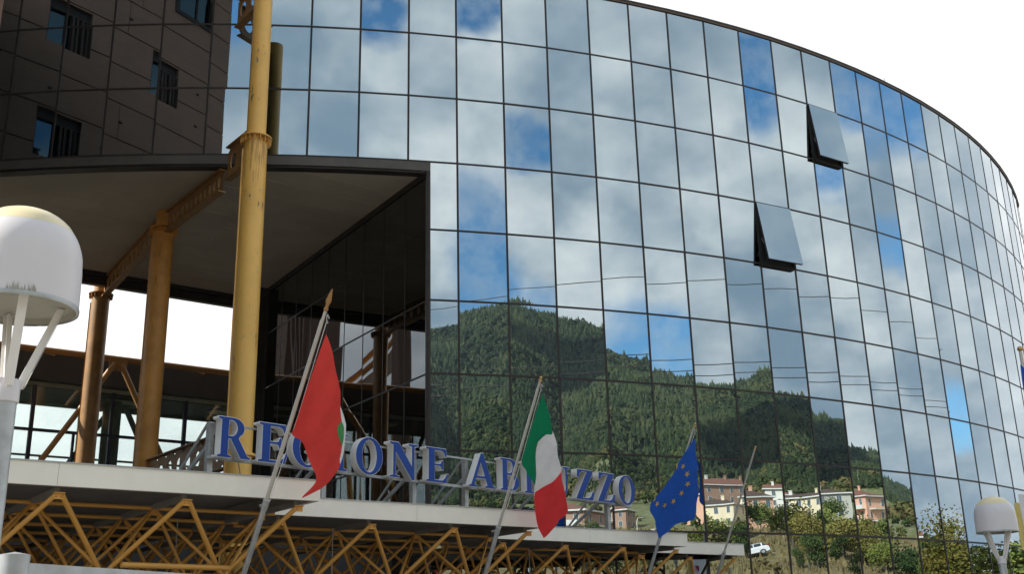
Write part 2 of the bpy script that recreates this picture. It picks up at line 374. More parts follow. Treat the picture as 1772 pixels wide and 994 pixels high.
# mullions and transoms
for i in range(I0, I1 + 1):
    z0 = GZ if i >= 0 else rz(3)
    b = MB(); M = Matrix.Translation(V(i) - BO) @ Matrix.Rotation(TH0 + DT * i, 4, 'Z')
    b.box((-.024, -.006, z0), (.024, .08, ZT), M); b.build('mullion', M_frame, bld)
for k in range(1, 10):
    b = MB(); polyband(b, I0 if k <= 3 else IE, I1, rz(k) - .024, rz(k) + .024, .003, .08); bpart(b, 'transom', M_frame)
b = MB(); M = Matrix.Translation(VE(IE) - BO) @ Matrix.Rotation(TH0 + DT * IE, 4, 'Z'); b.box((-.05, -.01, GZ), (.03, .1, rz(3) - .26), M); b.build('corner_post', M_frame, bld)
b = MB(); polyband(b, I0, I1, ZT, ZT + .07, .03, .5); bpart(b, 'coping', M_coping)
b = MB(); polyband(b, I0, I1, ZT + .07, ZT + .10, .05, .5); bpart(b, 'coping_edge', M_band)
b = MB(); polyband(b, I0, I1, rz(3) - .02, ZT - .01, -.03, .30); polyband(b, IE, I1, GZ, rz(3) - .02, -.03, .30); bpart(b, 'backing_wall', M_core)
b = MB(); polyband(b, I0, IE + .05, rz(3) - .25, rz(3) - .03, .02, .28); bpart(b, 'edge_trim', M_band)
b = MB(); polyband(b, I0, IE + .02, rz(3) - .30, rz(3) - .25, -.02, .28); bpart(b, 'edge_trim', M_frame)
# open top-hung windows
for (i, k), push in OPEN.items():
    me, M, ang, N, P, z = pane(i, k)
    L = RH - GAPW; th = math.asin(push / L)
    top = Matrix.Translation(P + N * .02 + Vector((0, 0, rz(k) - .03)) - BO) @ Matrix.Rotation(ang, 4, 'Z')
    win = bpy.data.objects.new('open_window', None); COL.objects.link(win); win.parent = bld; win.matrix_local = top; win.empty_display_size = .1
    win['label'] = 'top hung window pushed open, ' + ('the upper one' if k == 1 else 'the lower one')
    RX = Matrix.Rotation(-th, 4, 'X')
    pm = pane_mesh(PW - .02, L, .0004, 0, 0)
    link('sash_glass', pm, win, RX @ Matrix.Translation((0, -.03, -L / 2)))
    b = MB(); hw = PW / 2 - .012
    for lo, hi in (((-hw, -.022, -L), (-hw + .06, .035, 0)), ((hw - .06, -.022, -L), (hw, .035, 0)), ((-hw + .06, -.021, -.06), (hw - .06, .034, 0)), ((-hw + .06, -.021, -L), (hw - .06, .034, -L + .06))): b.box(lo, hi, RX)
    b.box((-hw + .06, .0, -L + .06), (hw - .06, .01, -.06), RX)
    b.build('sash_frame', M_frame, win)
    b = MB(); hw = PW / 2
    for lo, hi in (((-hw, -.02, -L - .03), (-hw + .07, .07, .0)), ((hw - .07, -.02, -L - .03), (hw, .07, .0)), ((-hw, -.05, -L - .10), (hw - .12, .07, -L - .02))): b.box(lo, hi)
    b.build('window_frame', M_core, win)
    b = MB()
    for sx_ in (-1, 1): b.tube([(sx_ * (hw - .1), .04, -L * .55), RX @ Vector((sx_ * (hw - .1), .03, -L * .85))], .012, 6)
    b.build('stay', M_galv, win)
# side wall of the opening
S0 = VE(IE) + NV(IE) * .0; S1 = AB(13.6, 30.93)
sdv = (S1 - S0); sdv.z = 0; SL = sdv.length; sdv.normalize(); sn = Vector((-sdv.y, sdv.x, 0))   # sn points into the opening
SANG = math.atan2(sdv.y, sdv.x)
ZS = 10.83
rows = [ZS, rz(4), rz(5), rz(6), rz(7), rz(8)]
SM = Matrix.Translation(S0 - BO) @ Matrix.Rotation(SANG, 4, 'Z')
nc = 9; cw = SL / nc
for c in range(nc):
    for r in range(5):
        h_ = rows[r] - rows[r + 1]
        b = MB(); nxx, nzz = 3, 3; A_ = rnd.uniform(-.0012, .0012); B_ = rnd.uniform(-.0014, .0014)
        w_ = cw - .05; hh = h_ - .05
        for jz in range(nzz + 1):
            for ix in range(nxx + 1):
                u = -1 + 2 * ix / nxx; v = -1 + 2 * jz / nzz
                b.v.append((u * w_ / 2, (A_ + B_ * v) * (1 - u * u), v * hh / 2))
        for jz in range(nzz):
            for ix in range(nxx): kk = jz * (nxx + 1) + ix; b.f.append((kk + nxx + 1, kk + nxx + 2, kk + 1, kk)); b.mi.append(0)
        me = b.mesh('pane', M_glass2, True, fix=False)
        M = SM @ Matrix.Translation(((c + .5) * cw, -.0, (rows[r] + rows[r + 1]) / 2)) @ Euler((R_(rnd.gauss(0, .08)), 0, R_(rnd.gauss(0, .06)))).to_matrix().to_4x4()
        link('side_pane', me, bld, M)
for c in range(nc + 1):
    b = MB(); b.box((c * cw - .02, -.06, GZ), (c * cw + .02, .005, ZS), SM); b.build('side_mullion', M_frame, bld)
for r in range(1, 6):
    b = MB(); b.box((0, -.06, rows[r] - .02), (SL, .003, rows[r] + .02), SM); b.build('side_transom', M_frame, bld)
b = MB(); b.box((.05, -.32, GZ), (SL + .0, -.02, ZS), SM); b.build('side_backing', M_core, bld)
b = MB(); b.box((.05, -.02, GZ), (SL, -.0, rz(8) - .02), SM); b.build('side_base', M_frame, bld)
b = MB(); b.box((SL, -.35, GZ), (SL + .12, .06, ZS), SM); b.box((-.02, -.02, ZS - .12), (SL + .1, .05, ZS), SM); b.build('side_trim', M_frame, bld)
# return wall behind, soffit, rear band, roof
b = MB(); b.prism([AB(13.75, 31.15), AB(14.6, 31.2), AB(14.6, 32.3), AB(14.7, 32.3), AB(14.75, 29.5), AB(14.75, 27), AB(14.0, 27), AB(13.72, 30.6)], GZ, ZS); bpart(b, 'return_wall', M_core)
b = MB(); b.box((13.28, 31.0, GZ), (13.74, 31.4, ZS), MAB); bpart(b, 'corner_pier', M_frame)
poly = [V(i) - NV(i) * .05 for i in range(I0, 0)] + [VE(IE)] + [S1, AB(14.6, 31.1), AB(14.6, 32.3), AB(-8, 32.3)]
poly2 = [(AV.dot(p), BV.dot(p)) for p in poly]
def clip(poly, ax, val, keep_lo):
    out = []
    for i in range(len(poly)):
        p, r = poly[i], poly[(i + 1) % len(poly)]; a_ = (p[ax] - val) * (1 if keep_lo else -1); c_ = (r[ax] - val) * (1 if keep_lo else -1)
        if a_ <= 0: out.append(p)
        if (a_ < 0 < c_) or (c_ < 0 < a_): t = a_ / (a_ - c_); out.append((p[0] + (r[0] - p[0]) * t, p[1] + (r[1] - p[1]) * t))
    return out
bb = 15.0
while bb < 33:
    pl = clip(clip(poly2, 1, bb + .012, False), 1, bb + .888, True)
    if len(pl) > 2:
        b = MB(); b.prism([AB(*p) for p in pl], ZS, ZS + .04); bpart(b, 'soffit_panel', M_soffit)
    bb += .9
b = MB(); b.prism([p for p in poly], ZS + .05, ZS + .22); bpart(b, 'soffit_slab', M_core)
b = MB(); b.box((-8, 32.3, ZS - .36), (14.7, 32.5, ZS + .3), MAB); b.box((-8, 32.12, ZS - .12), (14.6, 32.298, ZS - .002), MAB); bpart(b, 'rear_edge', M_frame)
b = MB(); b.box((-8, 32.3, ZS + .3), (14.7, 32.45, ZT), MAB); bpart(b, 'rear_wall', M_band)
b = MB(); rp = [V(i) - NV(i) * .35 for i in range(I0, I1 + 1)] + [Vector((14, 46, 0)), AB(20, 34), AB(14.7, 32.4), AB(-8, 32.4)]; b.prism(rp, ZT - .1, ZT + .02); bpart(b, 'roof', M_band)
b = MB(); b.tube([V(13) - NV(13) * .5 + Vector((0, 0, ZT)), V(13) - NV(13) * .5 + Vector((0, 0, ZT + .75))], .02, 6)
for zz in (.25, .42, .6): b.tube([V(13) - NV(13) * .5 + Vector((-.15, -.1, ZT + zz)), V(13) - NV(13) * .5 + Vector((.25, .1, ZT + zz * .8))], .015, 6)
o = b.build('roof_aerial', M_galv); tag(o, 'small grey aerial on the roof edge of the curved glass building', 'antenna')
# dark ground-floor screen behind the canopies
b = MB(); b.box((-6, 21.6, GZ), (12.7, 21.75, 2.5), MAB); b.box((-6, 21.75, 2.3), (12.7, 33, 2.48), MAB)
bpart(b, 'ground_floor_wall', M_dark)

# ------------------------------------------------------------------ brick tower at the left, seen in the glass
TD = Vector((.5446, -.8387, 0)); TN = Vector((.8387, .5446, 0))     # along the wall, outward normal
def TW(s_, off, z): return TD * s_ * -1 * -1 + TN * (1.5 + off) + Vector((0, 0, z))
TM = Matrix(((TD.x, TN.x, 0, TN.x * 1.5), (TD.y, TN.y, 0, TN.y * 1.5), (0, 0, 1, 0), (0, 0, 0, 1)))   # local (s, outward, z)
tow = empty('brick_tower', TM @ Vector((-16.7, 0, GZ)), 'tall brown brick tower with recessed windows, reflected at upper left', 'building')
TO = TM @ Vector((-16.7, 0, GZ)); TML = Matrix.Translation(-TO) @ TM
TOP = 30.0
wins = []
for n_ in range(-4, 6):
    zt_ = 13.46 + 3.29 * n_
    if n_ >= -3: wins.append((-25.0, -23.55, zt_ - 1.35, zt_, False))
    if n_ not in (2,): wins.append((-21.2, -19.62, zt_ - 1.35, zt_, False))
wins = [w for w in wins if not (w[0] == -21.2 and abs(w[3] - 20.04) < .2)] + [(-19.85, -18.35, 18.72, 20.1, True)]
JS = 1.096
z = 14.62 - JS * 15
while z < TOP:
    z0, z1 = z + .018, z + JS - .018
    cuts = sorted([(w[0], w[1]) for w in wins if w[2] < z1 - .1 and w[3] > z0 + .1])
    s = -27.5; segs = []
    for c0, c1 in cuts: segs.append((s, c0)); s = c1
    segs.append((s, -16.7))
    for s0, s1 in segs:
        m_ = (s0 + s1) / 2
        if s1 <= s0: continue
        for u0, u1 in (((s0, m_ - .008), (m_ + .008, s1)) if s1 - s0 > 3 else ((s0, s1),)):
            b = MB(); b.box((u0, -.25, z0), (u1, 0, z1), TML)
            b.box((m_ * .5 + u0 * .5, -.01, z0 + JS * .45), (m_ * .5 + u0 * .5 + .10, .035, z0 + JS * .45 + .05), TML, 1)
            o = b.build('brick_panel', [M_brick, M_bjoint], tow)
    for w in wins:
        if w[2] < z1 - .1 and w[3] > z0 + .1:
            for q0, q1 in ((z0, min(z1, w[2])), (max(z0, w[3]), z1)):
                if q1 - q0 > .04:
                    b = MB(); b.box((w[0], -.25, q0), (w[1], 0, q1), TML); b.build('brick_panel', M_brick, tow)
    z += JS
b = MB(); b.box((-27.5, -9.0, GZ), (-16.72, -.3, TOP), TML); b.box((-27.5, -.3, TOP - .1), (-16.7, .05, TOP + .3), TML); b.build('core_wall', M_brick, tow)
b = MB(); b.box((-27.4, -.30, GZ), (-16.8, -.26, TOP), TML); b.build('joint_backing', M_bjoint, tow)
for s0, s1, z0, z1, big in wins:
    wn_ = bpy.data.objects.new('window', None); COL.objects.link(wn_); wn_.parent = tow; wn_.location = TML @ Vector(((s0 + s1) / 2, 0, z0)); wn_.empty_display_size = .1
    Mw = Matrix.Translation(-wn_.location) @ TML
    g1 = s0 + (.98 if not big else 1.5) * (s1 - s0) * (.62 if not big else .66)
    b = MB(); b.box((s0 + .02, -.22, z0), (g1, -.19, z1 - .28 * (not big)), Mw); b.build('glass', M_winblue, wn_)
    b = MB(); b.box((s0, -.24, z1 - .28 * (not big) - .0), (s1, -.10, z1 - .001), Mw) if not big else b.box((s0 - .1, -.1, z0 - .12), (s1 + .1, .04, z0), Mw)
    if big: b.box((s0 - .1, -.1, z0), (s0 + .05, .04, z1), Mw)
    b.box((s0 + (g1 - s0) * .6, -.19, z0), (s0 + (g1 - s0) * .6 + .06, -.15, z1 - .3), Mw)
    b.build('frame', M_core, wn_)
    if not big:
        b = MB()
        ns = 4
        for t in range(ns): b.box((g1 + .02 + (s1 - g1) * t / ns, -.24, z0), (g1 + (s1 - g1) * (t + .62) / ns, -.05 - .04 * (t % 2), z1 - .28), Mw)
        b.build('brick_fin', M_bjoint, wn_)
    for sx0, sx1 in ((s0 - .001, s0 + .02), (s1 - .02, s1 + .001)):
        b = MB(); b.box((sx0, -.24, z0), (sx1, -.002, z1 - .29), Mw); b.build('reveal', M_bjoint, wn_)
# further brick buildings to the left, seen only in the side wall's glass
o = empty('brick_building', AB(3.0, 58.5, GZ), 'second brown brick building reflected in the dark side wall', 'building')
b = MB()
b.box((-2, .0, 0), (0, 14, 26), MAB); b.build('wall', M_brick, o)
for zz in np.arange(1.1, 26, 1.1):
    b = MB(); b.box((-.01, -.01, zz), (.012, 14, zz + .045), MAB); b.build('joint', M_bjoint, o)
for bb_ in np.arange(4.6, 7.4, .9):
    b = MB(); b.box((.0, bb_ - 4.4, 0), (.35, bb_ - 4.1, 26), MAB); b.build('brick_fin', M_brick, o)
o = empty('brick_pier', AB(0, 51.6, GZ), 'slender brown brick pier reflected in the dark side wall', 'pillar')
b = MB(); b.box((-.5, 0, 0), (0, 1.0, 22), MAB); b.build('shaft', M_brick, o)
b = MB(); b.box((-.6, -.1, 22), (.1, 1.1, 22.3), MAB); b.build('cap', M_concrete, o)

# ------------------------------------------------------------------ yellow steel columns and beams
CP = [Vector((-5.67, 22.3, 0)), Vector((-8.96, 26.36, 0)), Vector((-12.52, 31.66, 0))]
ZB = 10.89
def column(P, m, upper, label, top):
    ZB = 10.89 if upper else 10.36
    o = empty('steel_column', P + Vector((0, 0, GZ)), label, 'column', 'yellow steel columns along the passage')
    b = MB(); b.lathe([(.262, 0), (.262, ZB - GZ - .25)], 40); b.build('shaft', m, o, 50)
    b = MB(); b.lathe([(.262, ZB - GZ - .25), (.262, ZB - GZ - .03), (.36, ZB - GZ - .03), (.36, ZB - GZ), (.22, ZB - GZ), ], 40)
    b.build('collar', m, o, 40)
    b = MB()
    for j in range(18):
        t = 6.28318 * j / 18; b.box((.255, -.006, ZB - GZ - .15), (.345, .006, ZB - GZ - .032), Matrix.Rotation(t, 4, 'Z'))
    b.build('collar_rib', m, o)
    b = MB(); b.lathe([(.262, 3.72 - GZ), (.33, 3.72 - GZ), (.33, 3.77 - GZ), (.262, 3.76 - GZ)], 40); b.build('flange', m, o, 40)
    b = MB(); b.lathe([(.215, ZB - GZ), (.215, top - GZ), (0.001, top - GZ)], 40); b.build('upper_shaft', m, o, 50)
    b = MB(); b.box((-.29, -.03, 0), (-.25, .03, ZB - GZ - .3), Matrix.Rotation(R_(20), 4, 'Z')); b.build('edge_plate', m, o)
    return o
column(CP[0], M_yel, True, 'thick bright yellow column nearest the camera with a ringed collar', 14.75)
column(CP[1], M_yel2, False, 'middle weathered column in shade-darkened yellow with dark rust streaks under the soffit', 10.82)
column(CP[2], M_beam, False, 'farthest and darkest column in shade-darkened yellow against the white sky', 10.82)
def castellated(p, q, z0, z1, label, holes, nm='steel_beam'):
    """beam with flanges and a web pierced by oval holes, from p to q"""
    p = Vector(p); q = Vector(q); d = q - p; L = d.length; o = empty(nm, p + Vector((0, 0, z0)), label, 'beam', None, math.atan2(d.y, d.x))
    H_ = z1 - z0
    for zz in (0, H_ - .03):
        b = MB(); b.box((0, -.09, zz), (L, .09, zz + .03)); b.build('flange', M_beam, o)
    b = MB(); seg = L / holes; rx, rz_ = seg * .26, (H_ - .06) * .26; n = 16; ws = .012
    for h in range(holes):
        cx = (h + .5) * seg; ring = [(cx + rx * math.cos(6.28318 * j / n), H_ / 2 + rz_ * math.sin(6.28318 * j / n)) for j in range(n)]
        outr = []
        for j in range(n):
            t = 6.28318 * j / n; c_, s_ = math.cos(t), math.sin(t); k_ = min(seg / 2 / abs(c_) if abs(c_) > 1e-6 else 9, (H_ / 2 - .03) / abs(s_) if abs(s_) > 1e-6 else 9)
            outr.append((cx + k_ * c_, H_ / 2 + k_ * s_))
        for y_ in (-ws, ws):
            b.add([(x_, y_, zz) for x_, zz in ring] + [(x_, y_, zz) for x_, zz in outr], [(j, (j + 1) % n, n + (j + 1) % n, n + j) for j in range(n)])
        b.add([(x_, -ws, zz) for x_, zz in ring] + [(x_, ws, zz) for x_, zz in ring], [(j, (j + 1) % n, n + (j + 1) % n, n + j) for j in range(n)])
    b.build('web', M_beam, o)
    return o
def nrm(v): return v.normalized()
bd = nrm(CP[1] - CP[0])
castellated(CP[0] + bd * .27, CP[0] + bd * 1.42, 10.36, 11.2, 'short brown pierced beam from the yellow collar to the glass wall edge', 2)
castellated(CP[0] + bd * .22, CP[0] + bd * 1.38, 14.38, 15.2, 'upper brown pierced beam tying the bright column to the glass at top', 2)
castellated(CP[0] + bd * 1.7, CP[1] - bd * .25, 10.18, 10.76, 'brown pierced beam under the soffit, nearer span to the middle column', 12)
castellated(CP[1] + bd * .25, CP[2] - bd * .25, 10.18, 10.76, 'brown pierced beam under the soffit, farther span between the shade-darkened columns', 13)
castellated(CP[0] + bd * .27, CP[1] - bd * .25, 3.55, 4.35, 'low dark brown pierced beam behind the letter R', 9)
o = empty('tube_truss', AB(9, 34.5, GZ), 'long brown tubular truss with V braces in front of the glazed rear hall', 'truss')
OO = AB(9, 34.5, GZ)
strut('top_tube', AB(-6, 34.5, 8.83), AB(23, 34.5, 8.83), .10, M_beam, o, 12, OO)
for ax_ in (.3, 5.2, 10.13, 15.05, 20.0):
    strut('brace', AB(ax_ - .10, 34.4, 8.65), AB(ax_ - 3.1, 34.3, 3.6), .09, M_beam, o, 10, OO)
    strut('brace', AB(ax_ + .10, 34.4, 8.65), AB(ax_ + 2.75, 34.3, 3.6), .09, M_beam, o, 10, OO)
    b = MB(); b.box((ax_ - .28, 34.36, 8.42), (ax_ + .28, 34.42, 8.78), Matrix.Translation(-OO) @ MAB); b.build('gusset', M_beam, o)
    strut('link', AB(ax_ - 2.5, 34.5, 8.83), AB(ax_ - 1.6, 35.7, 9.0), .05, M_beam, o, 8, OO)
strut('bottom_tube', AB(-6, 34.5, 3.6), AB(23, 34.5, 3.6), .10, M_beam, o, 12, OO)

# ------------------------------------------------------------------ glazed rear hall seen through the opening
h = empty('glazed_hall', AB(9, 36, GZ), 'low glazed hall with dark roof edge seen through the opening', 'building'); HO = AB(9, 36, GZ); HM = Matrix.Translation(-HO) @ MAB
b = MB(); b.box((-8, 35.6, 8.17), (26, 38.9, 9.05), HM); b.build('roof_edge', M_dark, h)
rr = random.Random(3); b = MB()
for t in range(120):
    a_ = -7 + t * .27; b.box((a_, 35.62, 9.05), (a_ + rr.uniform(.04, .12), 35.8, 9.05 + rr.uniform(.01, .05)), HM)
b.build('roof_gravel_edge', M_dark, h)
b = MB(); b.box((-8, 36.1, 8.02), (26, 38.4, 8.16), HM); b.build('ceiling', M_ceil, h)
b = MB(); b.box((-8, 36.0, 8.05), (26, 36.09, 8.165), HM); b.build('head_panel', M_ggrey, h)
for a_ in (3.0, 6.6, 10.6, 14.2, 17.8):
    b = MB(); b.box((a_, 36.7, 7.99), (a_ + 1.1, 37.3, 8.012), HM); b.build('light_panel', M_lightp, h)
b = MB(); b.box((-8, 35.9, 2.6), (26, 38.8, 2.8), HM); b.build('floor', M_concrete, h)
b = MB(); b.box((-8, 36.0, GZ), (26, 38.6, 2.6), HM); b.build('base_wall', M_dark, h)
for j in range(-5, 8):
    a_ = 8.11 + 2.44 * j
    b = MB(); b.box((a_ - .055, 35.95, 2.8), (a_ + .055, 36.09, 8.05), HM); b.build('mullion', M_navy, h)
    b = MB(); b.box((a_ + 1.27, 35.97, 2.8), (a_ + 1.34, 36.08, 6.6), HM); b.build('lower_mullion', M_navy, h)
    b = MB(); b.box((a_ + .06, 36.03, 2.8), (a_ + 2.38, 36.045, 8.04), HM); b.build('glass_pane', M_clear, h)
    b = MB(); b.box((a_ - .4, 38.4, 2.8), (a_ - .32, 38.5, 8.0), HM); b.build('rear_mullion', M_ggrey, h)
    b = MB(); b.box((a_ - .31, 38.43, 2.8), (a_ + 2.03, 38.45, 8.0), HM); b.build('rear_pane', M_clear, h)
    b = MB(); b.box((a_ + .9, 38.4, 2.8), (a_ + .95, 38.48, 6.2), HM); b.build('rear_lower_mullion', M_ggrey, h)
b = MB(); b.box((-8, 35.94, 6.6), (26, 36.09, 6.68), HM); b.build('rail', M_navy, h)
b = MB(); b.box((-8, 38.385, 6.2), (26, 38.49, 6.26), HM); b.build('rear_rail', M_ggrey, h)
b = MB(); b.box((-8, 38.36, 7.92), (26, 38.52, 8.02), HM); b.build('rear_lintel', M_ggrey, h)
for a_ in (4.4, 10.9, 17.4):
    strut('round_column', AB(a_, 37.2, 2.8), AB(a_, 37.2, 8.03), .30, M_ggrey, h, 20, HO)
    strut('inner_brace', AB(a_ + .15, 37.7, 7.95), AB(a_ - 3.0, 37.7, 2.9), .10, M_ggrey, h, 8, HO)
    strut('inner_brace', AB(a_ + .6, 37.7, 7.95), AB(a_ + 3.2, 37.7, 2.9), .10, M_ggrey, h, 8, HO)
# inclined tube walkway at far left, reflected in the side wall
w = empty('inclined_gangway', AB(-2, 60, GZ), 'sloping yellow tube gangway with grey side panel, reflected in the dark glass', 'walkway'); WO = AB(-2, 60, GZ)
for dz in (0, .75):
    strut('handrail_tube', AB(-2, 55.6, 18.3 - dz), AB(-2, 70, 15.6 - dz), .17, M_truss, w, 12, WO)
b = MB(); pv = [AB(a_, b_, z_) - WO for a_ in (-2.3, -2.22) for b_, z_ in ((55.7, 15.9), (70, 13.2), (70, 14.6), (55.7, 17.3))]; b.add(pv, [(0, 1, 2, 3), (7, 6, 5, 4), (0, 1, 5, 4), (1, 2, 6, 5), (2, 3, 7, 6), (3, 0, 4, 7)]); b.build('side_panel', M_galv, w)
for bb_ in (56.6, 58.4, 63.5, 65.6):
    strut('leg', AB(-2, bb_, 17.3 - (bb_ - 56) * .18), AB(-2.2, bb_ + 2.6 * (1 if bb_ < 60 else -1), GZ), .13, M_truss, w, 10, WO)

# ------------------------------------------------------------------ entrance canopies on their space frames
ZC, ZCB = 2.0, 1.745
BAYS = [(-3.2, 6.4, 12.7, 20.9), (6.4, 11.25, 14.3, 20.4), (11.25, 16.46, 16.2, 19.5), (16.46, 19.76, 17.65, 18.9)]
names = ['leftmost and nearest white edged canopy with ochre space frame', 'second white edged canopy from the left, under the letters ONE',
         'third white edged canopy from the left, under the letters ZZO', 'smallest white edged canopy, rightmost and farthest']
pa, pb = 1.45, 1.22; zt_, zb_ = 1.66, .84
for n_, (a0, a1, b0, b1) in enumerate(BAYS):
    CO = AB(a1, b0, GZ); CM = Matrix.Translation(-CO) @ MAB
    c = empty('entrance_canopy', CO, names[n_], 'canopy', 'stepped entrance canopies')
    nseg = max(1, round((a1 - a0) / 2.9)); fl_ = (a1 - a0 - .003) / nseg
    for k_ in range(nseg):
        b = MB(); b.box((a0 + .003 + k_ * fl_ + .002, b0, ZCB), (a0 + .003 + (k_ + 1) * fl_ - (.002 if k_ < nseg - 1 else 0), b0 + .05, ZC), CM); b.build('front_fascia', M_fascia, c)
    b = MB(); b.box((a0 + .003, b0 - .012, ZC - .004), (a1 + .012, b0 + .07, ZC + .012), CM); b.build('drip_edge', M_galv, c)
    b = MB(); b.box((a1 - .05, b0 + .052, ZCB), (a1, b1, ZC), CM); b.build('side_fascia', M_fascia, c)
    b = MB(); b.box((a0 + .003, b0 + .052, ZC - .07), (a1 - .052, b1, ZC - .012), CM); b.build('roof_sheet', M_csoff, c)
    b = MB(); b.box((a0 + .005, b0 + .06, ZCB + .005), (a1 - .06, b0 + .16, ZC - .08), CM); b.box((a1 - .19, b0 + .17, ZCB + .005), (a1 - .06, b1, ZC - .08), CM); b.build('edge_channel', M_csoff, c)
    na_ = int((a1 - .25 - a0) / pa) + 1; As = [a1 - .25 - pa * i for i in range(na_)]
    nb_ = int((b1 - b0 - .1) / pb) + 1; Bs = [b0 - .02 + pb * j + (.1 if j == 0 else 0) for j in range(nb_)]
    for j, B_ in enumerate(Bs):
        if j: strut('purlin', AB(a0 + .02, B_, zt_ + .04), AB(a1 - .07, B_, zt_ + .04), .026, M_truss, c, 8, CO)
    for A_ in As:
        b = MB(); b.box((A_ - .03, b0 + .17, zt_ + .02), (A_ + .03, b1, zt_ + .085), CM); b.build('rafter', M_csoff, c)
    for i, A_ in enumerate(As):
        for j, B_ in enumerate(Bs):
            if j < 2:
                b = MB(); b.prism([(-.05, -.006), (.05, -.006), (.05, .006), (-.05, .006)], -.05, .015); b.box((-.06, -.03, .015), (.06, .03, .025))
                link('node_plate', b.mesh('node_plate', M_truss), c, CM @ Matrix.Translation((A_, B_, zt_)))
            for sa in (-1, 1):
                for sb in (-1, 1):
                    if j == 0 and sb < 0: continue
                    A2, B2 = A_ + sa * pa / 2, B_ + sb * pb / 2
                    if A2 > a1 + .3 or B2 > b1 + .1: continue
                    rad = .023
                    if j == 0: rad = .031
                    strut('strut', AB(A_ + sa * .03, B_, zt_), AB(A2, B2, zb_), rad, M_truss, c, 8, CO)
    for j in range(len(Bs)):
        B2 = Bs[j] + pb / 2 - (.1 if j == 0 else 0)
        if B2 < b1: strut('chord', AB(a0, B2, zb_ - .0), AB(a1 - .25 + (0 if n_ == 3 else pa / 2), B2, zb_), .03, M_truss, c, 8, CO)
    for i, A_ in enumerate(As):
        strut('cross_chord', AB(A_ - pa / 2, Bs[0] + pb / 2, zb_), AB(A_ - pa / 2, Bs[-1] + pb / 2, zb_), .027, M_truss, c, 8, CO)
    mb = (b0 + b1) / 2
    for A_ in ((a0 + 1.2, a1 - 1.6) if n_ < 3 else (a1 - 1.9,)):
        strut('support_post', AB(A_, b1 - .6, GZ), AB(A_, b1 - .6, zb_), .08, M_truss, c, 12, CO)
    if n_ == 0:
        strut('hanging_rod', AB(5.41, 15.0, 1.7), AB(5.41, 15.0, .55), .007, M_galv, c, 6, CO)
        strut('front_chord', AB(4.05, 12.95, .93), AB(5.42, 13.15, .93), .034, M_truss, c, 8, CO)
        b = MB(); b.box((4.35, 13.6, .80), (4.9, 13.75, .88), CM); b.build('light_box', M_fascia, c)
    if n_ == 1: strut('hanging_rod', AB(7.92, 15.26, 1.7), AB(7.92, 15.26, .4), .007, M_galv, c, 6, CO)
    if n_ == 2: strut('hanging_rod', AB(13.2, 17.26, 1.7), AB(13.2, 17.26, .4), .009, M_galv, c, 6, CO)

